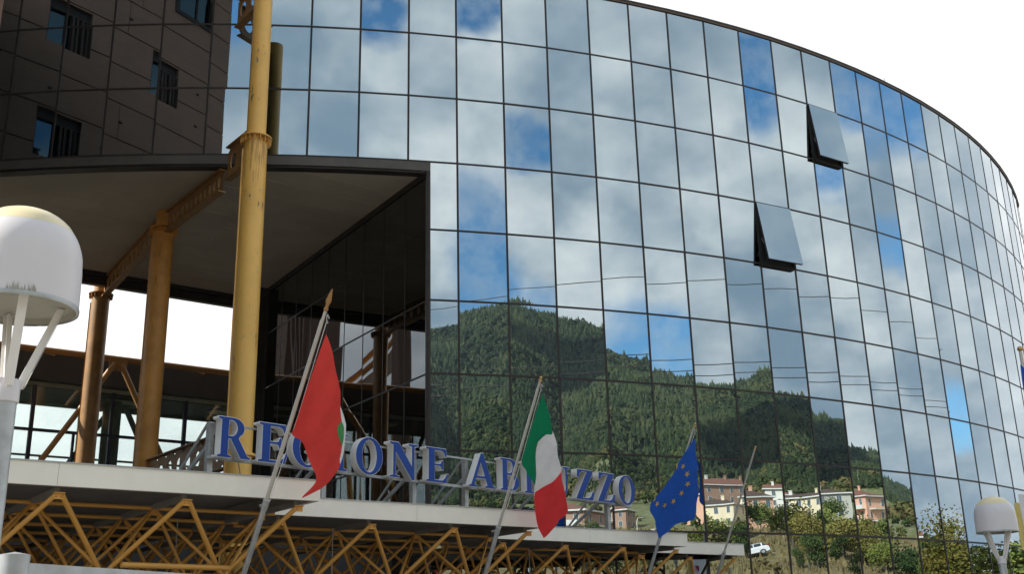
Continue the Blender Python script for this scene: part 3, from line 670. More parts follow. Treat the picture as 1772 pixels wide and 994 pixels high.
# ------------------------------------------------------------------ the letters REGIONE ABRUZZO
def arc(cx, cy, rx, ry, a0, a1, n=12): return [(cx + rx * math.cos(R_(a0 + (a1 - a0) * i / n)), cy + ry * math.sin(R_(a0 + (a1 - a0) * i / n))) for i in range(n + 1)]
GL = {
 'I': (.36, [(0, 0), (.36, 0), (.36, .05), (.275, .075), (.275, .925), (.36, .95), (.36, 1), (0, 1), (0, .95), (.085, .925), (.085, .075), (0, .05)], []),
 'E': (.70, [(0, 0), (.63, 0), (.70, .27), (.65, .27), (.59, .14), (.50, .07), (.27, .07), (.27, .48), (.42, .48), (.47, .45), (.49, .37), (.54, .37), (.54, .65), (.49, .65), (.47, .57), (.42, .54), (.27, .54), (.27, .93), (.48, .93), (.56, .88), (.60, .76), (.65, .76), (.63, 1), (0, 1), (0, .95), (.085, .925), (.085, .075), (0, .05)], []),
 'N': (.90, [(0, 0), (.30, 0), (.30, .05), (.19, .08), (.19, .72), (.70, -.03), (.77, -.03), (.77, .92), (.90, .95), (.90, 1), (.58, 1), (.58, .95), (.69, .92), (.69, .36), (.28, 1), (0, 1), (0, .95), (.11, .91), (.11, .08), (0, .05)], []),
 'O': (.84, arc(.42, .5, .42, .52, 0, 345, 23), [arc(.42, .5, .23, .45, 0, 340, 17)]),
 'R': (.88, [(0, 0), (.37, 0), (.37, .05), (.275, .075), (.275, .47), (.34, .47), (.62, 0), (.88, 0), (.88, .05), (.80, .075), (.55, .49)] + arc(.38, .745, .31, .255, -52, 90, 10) + [(0, 1), (0, .95), (.085, .925), (.085, .075), (0, .05)], [[(.275, .54), (.35, .54)] + arc(.35, .735, .155, .195, -85, 90, 9) + [(.275, .93)]]),
 'B': (.78, [(0, 0), (.44, 0)] + arc(.44, .275, .33, .275, -84, 62, 10) + arc(.41, .765, .27, .235, -62, 90, 9) + [(0, 1), (0, .95), (.085, .925), (.085, .075), (0, .05)],
       [[(.275, .065), (.42, .065)] + arc(.42, .275, .16, .205, -85, 85, 8) + [(.275, .485)], [(.275, .55), (.38, .55)] + arc(.38, .74, .125, .185, -85, 85, 8) + [(.275, .93)]]),
 'A': (.92, [(0, 0), (.29, 0), (.29, .05), (.20, .08), (.26, .27), (.57, .27), (.63, .08), (.54, .05), (.54, 0), (.92, 0), (.92, .05), (.83, .08), (.50, 1.04), (.42, 1.04), (.09, .08), (0, .05)], [[(.285, .35), (.545, .35), (.415, .76)]]),
 'U': (.84, [(0, 1), (0, .95), (.085, .925), (.085, .33)] + arc(.405, .33, .32, .35, 185, 355, 12) + [(.725, .925), (.84, .95), (.84, 1), (.54, 1), (.54, .95), (.645, .925), (.645, .33)] + arc(.46, .33, .185, .26, 355, 185, 10) + [(.275, .925), (.36, .95), (.36, 1)], []),
 'Z': (.72, [(0, 0), (.68, 0), (.72, .29), (.66, .29), (.60, .14), (.50, .07), (.25, .07), (.70, .95), (.70, 1), (.06, 1), (.04, .73), (.10, .73), (.16, .87), (.26, .93), (.44, .93), (0, .05)], []),
 'G': (.90, arc(.43, .5, .43, .52, 52, 300, 18) + [(.78, .10), (.78, .38), (.87, .41), (.87, .46), (.50, .46), (.50, .41), (.60, .38), (.60, .12)] + arc(.44, .5, .24, .45, 308, 62, 14)[0:] + [(.68, .80), (.73, .68), (.78, .68), (.76, 1.0), (.71, 1.0)], []),
}
LP0 = Vector((-4.25, 15.45, 0)); LD = Vector((.67056, .74185, 0)); LN = Vector((.74185, -.67056, 0))   # along the word, towards the viewer
LB, LH = 2.59, .585
sg = empty('letter_sign', LP0 + Vector((0, 0, ZC)), 'blue serif letters REGIONE ABRUZZO with white edges on a steel frame above the canopies', 'sign', None, math.atan2(LD.y, LD.x))
def curve_mesh(name, contours, extrude, offset, mt):
    cu = bpy.data.curves.new(name, 'CURVE'); cu.dimensions = '2D'; cu.fill_mode = 'BOTH'; cu.extrude = extrude; cu.offset = offset
    for pts in contours:
        sp_ = cu.splines.new('POLY'); sp_.points.add(len(pts) - 1); sp_.use_cyclic_u = True
        for i, (x_, y_) in enumerate(pts): sp_.points[i].co = (x_, y_, 0, 1)
    ob = bpy.data.objects.new('tmp', cu); COL.objects.link(ob)
    dg = bpy.context.evaluated_depsgraph_get(); me = bpy.data.meshes.new_from_object(ob.evaluated_get(dg)); me.name = name
    bpy.data.objects.remove(ob); bpy.data.curves.remove(cu); me.materials.clear(); me.materials.append(mt); return me
def ccw(p):
    A = sum(p[i][0] * p[(i + 1) % len(p)][1] - p[(i + 1) % len(p)][0] * p[i][1] for i in range(len(p))); return p if A > 0 else p[::-1]
TXT = [('R', 0.0, .56), ('E', .69, .53), ('G', 1.30, .60), ('I', 2.06, .30), ('O', 2.53, .56), ('N', 3.24, .64), ('E', 4.05, .53), ('A', 5.07, .69), ('B', 5.89, .51), ('R', 6.54, .60), ('U', 7.26, .60), ('Z', 8.04, .55), ('Z', 8.72, .55), ('O', 9.40, .56)]
for ch, s, w_ in TXT:
    W0, outer, holes = GL[ch]
    kx = w_ / W0; sc_ = lambda P_: [(x_ * kx, y_ * LH) for x_, y_ in P_]
    cont = [ccw(sc_(outer))] + [ccw(sc_(h_))[::-1] for h_ in holes]
    me = curve_mesh('letter', cont, .068, 0.003, M_white)
    ML = Matrix.Translation((s, 0, LB - ZC)) @ Matrix.Rotation(R_(90), 4, 'X')
    lo = link('letter', me, sg, ML @ Matrix.Translation((0, 0, -.07)), 'letter ' + ch)
    fe = curve_mesh('letter_edge', cont, .004, 0.006, M_edge)
    link('edge_plate', fe, lo, Matrix.Translation((0, 0, .074)))
    ff = curve_mesh('letter_face', cont, .003, -.003, M_blue)
    link('blue_face', ff, lo, Matrix.Translation((0, 0, .082)))
b = MB(); b.box((-.05, .15, .60 - .02), (10.05, .18, .60 + .01)); b.v = [(x_, y_, z_ + .50) for x_, y_, z_ in b.v]; b.build('top_rail', M_galv, sg)
b = MB(); b.box((-.05, .15, .575), (10.05, .19, .62)); b.build('bottom_rail', M_galv, sg)
for s in (.03, 2.08, 3.99, 5.24, 7.3, 9.32):
    b = MB(); b.box((s - .04, .205, 0), (s + .045, .29, 1.12)); b.build('post', M_galv, sg)
    b = MB(); p0_ = Vector((s - .02, .28, .75)); p1_ = Vector((s - .02, 1.5, 0.0)); b.tube([p0_, p1_], .035, 4); b.build('brace', M_galv, sg)
    b = MB(); b.tube([Vector((s - .02, .29, 1.1)), Vector((s - .02, 1.5, 0.02))], .022, 4); b.build('brace', M_galv, sg)
b = MB(); b.tube([(.5, .2, .58), (1.15, .9, 0)], .008, 6); b.build('stay_wire', M_galv, sg)

# ------------------------------------------------------------------ flagpoles and flags
def lerp_poly(P_, t):
    k = t * (len(P_) - 1); i = min(int(k), len(P_) - 2); f = k - i
    return (P_[i][0] * (1 - f) + P_[i + 1][0] * f, P_[i][1] * (1 - f) + P_[i + 1][1] * f)
def smooth_poly(P_, n):
    out = []
    for i in range(n + 1):
        k = i / n * (len(P_) - 1); j = min(int(k), len(P_) - 2); f = k - j
        p0, p1, p2, p3 = P_[max(j - 1, 0)], P_[j], P_[j + 1], P_[min(j + 2, len(P_) - 1)]
        out.append(tuple(.5 * (2 * p1[c] + (p2[c] - p0[c]) * f + (2 * p0[c] - 5 * p1[c] + 4 * p2[c] - p3[c]) * f * f + (3 * p1[c] - p0[c] - 3 * p2[c] + p3[c]) * f ** 3) for c in (0, 1)))
    return out
def pole_frame(P, tau):
    v = Vector((.6 * math.sin(tau), -.8 * math.sin(tau), math.cos(tau))); n = v.cross(AV); n.normalize()
    if n.y > 0: n = -n
    return v, n
def flagpole(P, tau, L, label, finial):
    P = Vector(P); v, n = pole_frame(P, tau); lowz = (-(P.z - .2)) / v.z; Q = P - v * 1.55
    o = empty('flagpole', Q, label, 'flagpole', 'slanted flagpoles along the canopies')
    b = MB(); b.tube([P - Q + v * -1.55, P - Q + v * .1], .034, 16); b.build('lower_pole', M_galv, o, 50)
    b = MB(); b.tube([P - Q + v * .1, P - Q + v * L], [.025, .019], 16); b.build('upper_pole', M_pole, o, 50)
    b = MB(); b.tube([P - Q + v * .04, P - Q + v * .16], .041, 16); b.tube([P - Q + v * .1, P - Q + v * .1 + Vector((-.6, .8, 0)) * .14], .02, 8); b.build('bracket', M_galv, o, 50)
    b = MB()
    if finial == 'spear': pr = [(.0, 0), (.018, .005), (.03, .03), (.016, .06), (.02, .08), (.034, .13), (.022, .20), (.006, .27), (.0005, .29)]
    else: pr = [(.0, 0), (.026, .005), (.03, .025), (.014, .045), (.024, .06), (.022, .08), (.0005, .095)]
    Mq = Matrix.Translation(P - Q + v * L) @ v.to_track_quat('Z', 'Y').to_matrix().to_4x4()
    b.lathe(pr, 14); b.v = [tuple(Mq @ Vector(t)) for t in b.v]; b.build('finial', M_gold if finial != 'spear' else M_beam, o, 60)
    if finial != 'bare':
        side = AV * .045 + n * .02
        b = MB(); b.tube([P - Q + v * (L - .03) + side * .6, P - Q + v * (L - .12) + side, P - Q + v * (L * .5) + side * 1.2, P - Q + v * .15 + side * .8], .004, 6); b.build('halyard', M_fwhite, o)
        b = MB(); b.tube([P - Q + v * (L - .1) + AV * -.035 + n * .02, P - Q + v * .2 + AV * -.04 + n * .02], .003, 6); b.build('halyard', M_fwhite, o)
        b = MB()
        for sft in (.03, .09): b.tube([P - Q + v * (L - sft) + AV * .03 + n * .03, P - Q + v * (L - sft - .04) + AV * .06 + n * .03], .010, 6)
        b.build('snap_hook', M_galv, o)
    return o
def flag(P, tau, strips, mats, label, seed, amp=.05, stars=None):
    P = Vector(P); v, n = pole_frame(P, tau); top = P + v * strips[0][0][0][1]
    o = empty('flag', top, label, 'flag', 'flags on the slanted poles')
    ph = random.Random(seed).uniform(0, 6)
    def pt(t, s, u=0.0):
        fold = amp * (math.sin(t * 9.0 + s * 2.2 + ph) + .45 * math.sin(t * 17 - s * 4.1 + ph * 2) + .25 * math.sin(s * 11 + t * 5) + .10 * math.sin(t * 36 + s * 8) + .07 * math.sin(t * 23 - s * 31)) * min(1, (abs(t) + .04) * 3.0)
        return P + v * s + AV * t + n * (fold + .06) - top
    b = MB(); NU, NVv = 18, 46
    for k, (Lp, Rp) in enumerate(strips):
        Ls, Rs = smooth_poly(Lp, NVv), smooth_poly(Rp, NVv); base = len(b.v)
        for j in range(NVv + 1):
            for i in range(NU + 1):
                f = i / NU; b.v.append(tuple(pt(Ls[j][0] * (1 - f) + Rs[j][0] * f, Ls[j][1] * (1 - f) + Rs[j][1] * f) + n * (.008 if k != 1 else 0)))
        for j in range(NVv):
            for i in range(NU):
                q_ = base + j * (NU + 1) + i; b.f.append((q_, q_ + 1, q_ + NU + 2, q_ + NU + 1)); b.mi.append(k)
    c = b.build('cloth', mats, o, True, fix=False)
    if stars:
        for x_, y_, sx_ in stars:
            b = MB(); pts = []
            for j in range(10):
                r_ = .072 if j % 2 == 0 else .029; t = math.pi / 2 + math.pi * j / 5 - .35
                pts.append(pt(x_ + r_ * math.cos(t) * sx_, y_ + r_ * math.sin(t)) + n * .022)
            ce = pt(x_, y_) + n * .022
            b.add([ce] + pts, [(0, j + 1, (j + 1) % 10 + 1) for j in range(10)]); b.build('star', M_star, o, fix=False)
    return o
F1 = ((-3.076, 13.38, 1.554), .605); F2 = ((-.349, 17.364, 1.546), .505); F3 = ((2.814, 22.11, 1.912), .515); F4 = ((4.562, 25.234, 1.641), .495)
flagpole(*F1, 2.62, 'slanted flagpole at far left with spear tip, carrying the red flag', 'spear')
flagpole(*F2, 2.54, 'slanted flagpole carrying the green white and red flag', 'ball')
flagpole(*F3, 2.28, 'slanted flagpole carrying the blue flag with yellow stars', 'ball')
flagpole(*F4, 2.58, 'bare slanted flagpole without a flag, rightmost by the canopies', 'bare')
redL = [(0.059, 2.368), (0.052, 2.035), (0.038, 1.646), (0.035, 1.172), (0.04, 1.059), (0.214, 0.96), (0.393, 0.705), (0.498, 0.518), (0.43, 0.237)]
redR = [(0.08, 2.349), (0.217, 2.132), (0.361, 1.852), (0.5, 1.565), (0.59, 1.346), (0.672, 1.16), (0.757, 0.815), (0.764, 0.617), (0.44, 0.23)]
whL = [(0.52, 1.50), (0.59, 1.346), (0.672, 1.16), (0.757, 0.815), (0.77, 0.70)]; whR = [(0.53, 1.50), (0.635, 1.35), (0.735, 1.16), (0.80, 0.85), (0.775, 0.69)]
grL = [(0.60, 1.30), (0.565, 1.21), (0.62, 1.10), (0.72, .97)]; grR = [(0.612, 1.30), (0.665, 1.22), (0.70, 1.11), (0.725, .96)]
fl = flag(*F1, [(redL, redR)], [M_red], 'red flag with a white and green edge hanging from the spear tipped pole', 1, .055)
def add_patch(o, F, Lp, Rp, mt, name, off, seed, amp):
    P = Vector(F[0]); v, n = pole_frame(P, F[1]); ph = random.Random(seed).uniform(0, 6); b = MB(); Ls, Rs = smooth_poly(Lp, 16), smooth_poly(Rp, 16)
    for j in range(17):
        for i in range(5):
            f = i / 4; t = Ls[j][0] * (1 - f) + Rs[j][0] * f; s = Ls[j][1] * (1 - f) + Rs[j][1] * f
            fold = amp * (math.sin(t * 9.0 + s * 2.2 + ph) + .45 * math.sin(t * 17 - s * 4.1 + ph * 2) + .25 * math.sin(s * 11 + t * 5) + .10 * math.sin(t * 36 + s * 8) + .07 * math.sin(t * 23 - s * 31)) * min(1, (abs(t) + .04) * 3.0)
            b.v.append(tuple(P + v * s + AV * t + n * (fold + .06 + off) - Vector(o.location)))
    for j in range(16):
        for i in range(4): q_ = j * 5 + i; b.f.append((q_, q_ + 1, q_ + 6, q_ + 5)); b.mi.append(0)
    b.build(name, mt, o, True, fix=False)
add_patch(fl, F1, whL, whR, M_fwhite, 'white_edge', .006, 1, .055)
add_patch(fl, F1, grL, grR, M_lgreen, 'green_patch', .012, 1, .055)
flag(*F2, [([(0.075, 2.384), (0.049, 1.931), (0.037, 1.6), (0.031, 1.269), (0.159, 1.137), (0.407, 0.924)], [(0.089, 2.376), (0.44, 1.818), (0.351, 1.743), (0.297, 1.666), (0.26, 1.563), (0.437, 0.897)]),
           ([(0.415, 1.81), (0.325, 1.735), (0.27, 1.66), (0.24, 1.56), (0.425, 0.92), (0.44, .88), (0.501, .715)], [(0.445, 1.818), (0.587, 1.592), (0.687, 1.437), (0.784, 1.29), (0.865, 1.15), (0.69, .955), (0.545, .78), (0.507, 0.712)]),
           ([(0.865, 1.16), (0.676, 0.981), (0.527, 0.816), (0.501, 0.728), (0.621, 0.355), (0.854, 0.057)], [(0.871, 1.16), (0.977, 0.972), (1.095, 0.753), (1.253, 0.47), (1.012, 0.245), (0.859, 0.051)])],
     [M_fgreen, M_fwhite, M_fred2], 'flag with green, white and red fields hanging in the middle', 2, .035)
flag(*F3, [([(0.038, 2.079), (-0.192, 1.5), (-0.38, 0.988), (-0.531, 0.596), (-0.322, 0.316), (-0.111, -0.029)], [(0.056, 2.074), (0.217, 1.711), (0.508, 1.082), (0.691, 0.489), (0.3, 0.27), (-0.099, -0.028)])],
     [M_fblue], 'blue flag with an arc of yellow stars', 3, .035,
     [(-0.222, 1.473, .5), (-0.046, 1.486, 1), (0.131, 1.338, 1), (0.212, 1.139, 1), (0.143, 0.936, 1), (-0.026, 0.76, 1), (-0.248, 0.676, .8), (-0.396, 0.668, .55), (-0.485, 0.751, .4)])
# far right pole with blue flag, and the flag edge below it
o = empty('flagpole', (10.42, 22, GZ), 'upright flagpole cut by the right edge of the photo', 'flagpole')
b = MB(); b.tube([(0, 0, 0), (.06, 0, 7.05)], [.05, .035], 12); b.build('pole', M_pole, o, 50)
b = MB(); b.lathe([(0, 0), (.05, .02), (.06, .06), (.04, .1), (.0005, .12)], 12, (.06, 0, 7.05)); b.build('finial', M_gold, o, 60)
o = empty('flag', (10.36, 21.9, 4.2), 'dark blue flag at the right edge below the pole top', 'flag')
b = MB()
for j in range(13):
    for i in range(9): b.v.append((.02 + i * .09, .05 * math.sin(i * .9 + j * .3), .95 - j * .1 - (.22 if i > 5 and j > 9 else 0) - i * .06))
for j in range(12):
    for i in range(8): q_ = j * 9 + i; b.f.append((q_, q_ + 1, q_ + 10, q_ + 9)); b.mi.append(0)
b.build('cloth', M_fblue, o, True, fix=False)
o = empty('banner', (9.75, 21.8, 1.9), 'yellow and white banner with a pink patch at the right edge', 'banner')
for nm, x0, x1, z0, z1, mm, off in (('yellow_strip', 0, .14, -.45, .45, M_yflag, 0), ('white_field', .10, .9, -.38, .62, M_fwhite, -.02), ('pink_patch', .16, .6, -.02, .14, M_pink, -.045)):
    b = MB()
    for j in range(7):
        for i in range(9): b.v.append((x0 + (x1 - x0) * i / 8, off + .03 * math.sin(i * .8 + j * .4), z0 + (z1 - z0) * j / 6 + (x0 + (x1 - x0) * i / 8) * -.1))
    for j in range(6):
        for i in range(8): q_ = j * 9 + i; b.f.append((q_, q_ + 1, q_ + 10, q_ + 9)); b.mi.append(0)
    b.build(nm, mm, o, True, fix=False)

# ------------------------------------------------------------------ dome street lamps
def lamp(P, zb, label, rad=.295, dirt=False):
    o = empty('dome_lamp', (P[0], P[1], GZ), label, 'lamp', 'dome shaped plaza lamps'); zb -= GZ
    hgt = rad * 1.95
    prof = [(rad * .96, 0), (rad, .004), (rad * .995, hgt * .35)]
    for i in range(0, 9):
        t = i / 8 * 36; prof.append((rad * .985 * math.cos(R_(t)) ** .9, hgt * .42 + hgt * .50 * math.sin(R_(t))))
    b = MB(); b.lathe([(r_, z_) for r_, z_ in prof], 56, (0, 0, zb)); b.build('shell', M_lamp, o, 60)
    r0, z0 = prof[-1]
    b = MB(); cp = [(r0 + .004, z0 - .006)]
    for i in range(1, 9): t = 36 + 54 * i / 8; cp.append((max(.0005, rad * .985 * math.cos(R_(min(t, 89.9))) ** .9) + .002, hgt * .42 + hgt * .50 * math.sin(R_(t)) + .002))
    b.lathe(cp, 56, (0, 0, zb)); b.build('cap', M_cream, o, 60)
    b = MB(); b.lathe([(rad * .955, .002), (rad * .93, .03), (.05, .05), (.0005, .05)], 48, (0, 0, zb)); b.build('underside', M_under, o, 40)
    b = MB(); b.lathe([(rad * 1.004, -.004), (rad * 1.012, .008), (rad * 1.004, .02)], 56, (0, 0, zb)); b.build('rim', M_galv, o, 60)
    for j in range(4):
        t = R_(33 + 90 * j); dx, dy = math.cos(t), math.sin(t)
        b = MB(); Mx = Matrix.Rotation(t, 4, 'Z')
        A_ = [(rad * .78, .03), (rad * .66, .03), (.035, -.40), (.075, -.40)]
        vs = [Mx @ Vector((x_, y_, zb + z_)) for y_ in (-.006, .006) for x_, z_ in A_]
        b.add(vs, [(0, 1, 2, 3), (7, 6, 5, 4), (0, 3, 7, 4), (1, 0, 4, 5), (2, 1, 5, 6), (3, 2, 6, 7)])
        vs = [Mx @ Vector((x_, y_, zb + z_)) for (x_, z_) in ((rad * .79, .03), (.079, -.40)) for y_ in (-.022, .022)]
        b.add(vs, [(0, 1, 3, 2)]); b.build('arm', M_white, o)
    b = MB(); b.lathe([(.001, zb - .36), (.062, zb - .36), (.066, zb - .37), (.066, zb - .47), (.060, zb - .475)], 24); b.build('post_head', M_lamp, o, 40)
    b = MB(); b.lathe([(.058, zb - .475), (.060, .2), (.075, .18), (.075, 0)], 24); b.build('post', M_galv, o, 40)
    if dirt:
        b = MB(); rr_ = random.Random(4)
        for j in range(70):
            t = R_(-62 + rr_.uniform(-13, 13)); r_ = rad * 1.006; hh_ = rr_.uniform(.008, .05); w_ = .0025
            M1 = Matrix.Rotation(t, 4, 'Z'); b.add([M1 @ Vector((r_, -w_, zb + .012)), M1 @ Vector((r_, w_, zb + .012)), M1 @ Vector((r_ * .998, 0, zb + .012 + hh_))], [(0, 1, 2)])
        b.build('grime_streak', M_under, o, fix=False)
    return o
lamp((-2.478, 5.2), 1.632, 'large white dome lamp close to the camera at the left edge', .295, True)
lamp((7.49, 17.5), 1.43, 'small white dome lamp at lower right before the glass', .31)

# galvanised frame bottom left
o = empty('metal_frame', (-1.80, 4.0, GZ), 'galvanised pipe frame crossing the bottom left corner', 'railing')
b = MB(); b.lathe([(.052, 0), (.052, -GZ + .335), (.001, -GZ + .345)], 28); b.build('post', M_galv, o, 50)
b = MB(); b.box((.03, -.02, -GZ + .235), (3.0, .02, -GZ + .308), Matrix.Rotation(math.atan2(.82, .345), 4, 'Z')); b.build('top_rail', M_galv, o)
b = MB(); b.lathe([(.045, 0), (.045, -GZ + .2), (.001, -GZ + .2)], 20, (1.16, 2.75, 0)); b.build('post', M_galv, o, 50)
#REFLECTED
# ------------------------------------------------------------------ what stands behind the camera and shows in the mirror glass
def cam_basis(): pass
# forest on the mountain (nobody could count it): trees instanced by geometry nodes on a cloud of points
rg = np.random.default_rng(11)
def tree_templates():
    T = []
    r0 = random.Random(5)
    for kind in range(6):
        vs = []; fs = []
        if kind < 3:      # conifer: stacked ragged cones
            lv = [(.27, .06, .42), (.25, .22, .60), (.20, .38, .76), (.15, .54, .90), (.09, .70, 1.04)]
            for r_, z0, z1 in lv:
                k = len(vs); n = 7
                for j in range(n): a = 6.283 * j / n + r0.uniform(-.4, .4); q_ = r_ * r0.uniform(.6, 1.3); vs.append((q_ * math.cos(a), q_ * math.sin(a), z0 + r0.uniform(-.06, .06)))
                vs.append((r0.uniform(-.01, .01), 0, z1))
                for j in range(n): fs.append((k + j, k + (j + 1) % n, k + n))
        else:             # broadleaf: loose clumps of leaf tufts round an uneven crown
            for t in range(46):
                d = Vector((r0.gauss(0, 1), r0.gauss(0, 1), r0.gauss(0, .9))).normalized(); c = Vector((0, 0, .56)) + Vector((d.x * .34, d.y * .34, d.z * .38)) * r0.uniform(.55, 1.05)
                k = len(vs); u = Vector((r0.gauss(0, 1), r0.gauss(0, 1), r0.gauss(0, 1))).normalized(); w = (u.cross(d)).normalized(); q_ = r0.uniform(.10, .19)
                vs += [tuple(c + w * q_), tuple(c - w * q_ * .6 + u * q_ * .8), tuple(c - w * q_ * .5 - u * q_ * .9), tuple(c + d * q_ * .75)]
                fs += [(k, k + 1, k + 3), (k + 1, k + 2, k + 3), (k + 2, k, k + 3)]
        T.append((np.array(vs), np.array(fs)))
    return T
TT = tree_templates()
def leafmat(name, c0, c1, c2, inst=False):
    m = bpy.data.materials.new(name); m.use_nodes = True; q = NT(m.node_tree)
    ge = q.n('ShaderNodeNewGeometry'); ri = q.n('ShaderNodeObjectInfo').outputs['Random'] if inst else ge.outputs['Random Per Island']
    big = q.noise(ge.outputs['Position'], .012, 4, .6).outputs[0]
    c = q.mix(ri, c0, c1); c = q.mix(q.ramp(q.math('MULTIPLY_ADD', ri, .25, big), .55, .80), c, c2)
    bs = q.n('ShaderNodeBsdfPrincipled', {'Base Color': c, 'Roughness': .8, 'Specular IOR Level': .15})
    q.n('ShaderNodeOutputMaterial', {0: bs.outputs[0]}); return m
tcol = bpy.data.collections.new('tree_kinds')
def scatter(name, A, D, size, kinds, mt, label):
    X = O2[0] + D * np.sin(np.radians(A)); Y = O2[1] - D * np.cos(np.radians(A)); Z = terrain(X, Y) - .2
    sub = bpy.data.collections.new(name + '_kinds')
    for k in range(6):
        tv, tf = TT[k]; me = np_mesh('tree_kind', tv, tf, [mt]); ob = bpy.data.objects.new('%02d_kind' % k, me); sub.objects.link(ob)
    me = bpy.data.meshes.new(name); N = len(X); me.vertices.add(N); me.vertices.foreach_set('co', np.stack([X, Y, Z], -1).astype(np.float32).ravel())
    at = me.attributes.new('size', 'FLOAT', 'POINT'); at.data.foreach_set('value', size.astype(np.float32))
    at = me.attributes.new('kind', 'INT', 'POINT'); at.data.foreach_set('value', kinds.astype(np.int32))
    at = me.attributes.new('turn', 'FLOAT', 'POINT'); at.data.foreach_set('value', rg.uniform(0, 6.28, N).astype(np.float32))
    at = me.attributes.new('wide', 'FLOAT', 'POINT'); at.data.foreach_set('value', (size * rg.uniform(.8, 1.3, N)).astype(np.float32))
    me.materials.append(mt)
    o = link(name, me); ng = bpy.data.node_groups.new(name, 'GeometryNodeTree')
    ng.interface.new_socket('Geometry', in_out='INPUT', socket_type='NodeSocketGeometry'); ng.interface.new_socket('Geometry', in_out='OUTPUT', socket_type='NodeSocketGeometry')
    q = NT(ng); gi = q.n('NodeGroupInput'); at_ = lambda n_, t: q.n('GeometryNodeInputNamedAttribute', {0: n_}, data_type=t).outputs[0]
    ci = q.n('GeometryNodeCollectionInfo', {'Collection': sub, 'Separate Children': True, 'Reset Children': True})
    mp = q.n('GeometryNodeMeshToPoints', {0: gi.outputs[0]})
    rot = q.n('ShaderNodeCombineXYZ', {2: at_('turn', 'FLOAT')}).outputs[0]
    wd = at_('wide', 'FLOAT'); scl = q.n('ShaderNodeCombineXYZ', {0: wd, 1: wd, 2: at_('size', 'FLOAT')}).outputs[0]
    ip = q.n('GeometryNodeInstanceOnPoints', {'Points': mp.outputs[0], 'Instance': ci.outputs[0], 'Pick Instance': True, 'Instance Index': at_('kind', 'INT'), 'Rotation': rot, 'Scale': scl})
    q.n('NodeGroupOutput', {0: ip.outputs[0]})
    md = o.modifiers.new('scatter', 'NODES'); md.node_group = ng
    return tag(o, label, kind='stuff')
M_for = leafmat('forest_foliage', (.021, .037, .015), (.043, .062, .023), (.076, .088, .034), True)
N = 165000
A = rg.uniform(6, 93, N); sg_ = rg.uniform(0, 1, N) ** 1.12; D = 288 + 850 * sg_
clear = (A > 36) & (A < 59) & (D < 400 + 40 * np.sin(A * .9)) & (rg.uniform(0, 1, N) > .14)
dn = vnoise(A * 1.3, D / 45., 9); keep = ~clear & (rg.uniform(0, 1, N) < np.clip(.45 + dn * 1.3, 0, 1))
A, D = A[keep], D[keep]
bd_ = vnoise(A / 3.0, D / 110., 21)
kinds = np.where(rg.uniform(0, 1, len(A)) < np.clip(bd_ * 1.6 - .25, .12, .9), rg.integers(0, 3, len(A)), rg.integers(3, 6, len(A)))
size = D * rg.uniform(.0042, .0088, len(A)) * np.where(kinds < 3, 1.25, 1.0) * np.where(rg.uniform(0, 1, len(A)) > .93, 1.35, 1)
scatter('mountain_forest', A, D, size, kinds, M_for, 'dense green forest covering the mountain')
N = 9000
A = rg.uniform(91, 114, N); D = rg.uniform(190, 900, N)
scatter('far_wood', A, D, D * rg.uniform(.007, .014, N), rg.integers(1, 6, N), M_for, 'low dark wood along the horizon at the right of the reflection')
# scrub in the meadow and clearing
N = 9000
A = rg.uniform(22, 112, N); D = np.sqrt(rg.uniform(100 ** 2, 420 ** 2, N)); dn = vnoise(A * .6, D / 22., 30); keep = (dn > .52) & ((D > 215) | (rg.uniform(0, 1, N) < .35))
A, D = A[keep], D[keep]
M_scr = leafmat('scrub_foliage', (.05, .075, .02), (.11, .12, .035), (.16, .13, .05), True)
scatter('meadow_scrub', A, D, rg.uniform(.8, 2.6, len(A)) * np.clip(D / 160, .6, 1.6), rg.integers(3, 6, len(A)), M_scr, 'low scrub dotted over the dry meadow and the rocky clearing')
# dry grass tufts on the nearer meadow
N = 16000
A = rg.uniform(40, 112, N); D = np.sqrt(rg.uniform(92 ** 2, 185 ** 2, N)); X = O2[0] + D * np.sin(np.radians(A)); Y = O2[1] - D * np.cos(np.radians(A)); Z = terrain(X, Y)
hg = rg.uniform(.25, .95, N); an = rg.uniform(0, 6.28, N); wv = rg.uniform(.15, .45, N)
v3 = np.stack([np.stack([X - np.cos(an) * wv, Y - np.sin(an) * wv, Z - .1], -1), np.stack([X + np.cos(an) * wv, Y + np.sin(an) * wv, Z - .1], -1), np.stack([X + rg.uniform(-.3, .3, N), Y, Z + hg], -1)], 1).reshape(-1, 3)
M_dry = leafmat('dry_grass', (.23, .17, .085), (.34, .26, .14), (.20, .16, .07))
o = link('dry_grass', np_mesh('dry_grass', v3, np.arange(N * 3).reshape(-1, 3), [M_dry])); tag(o, 'dry brown grass on the slope behind the plaza', kind='stuff')

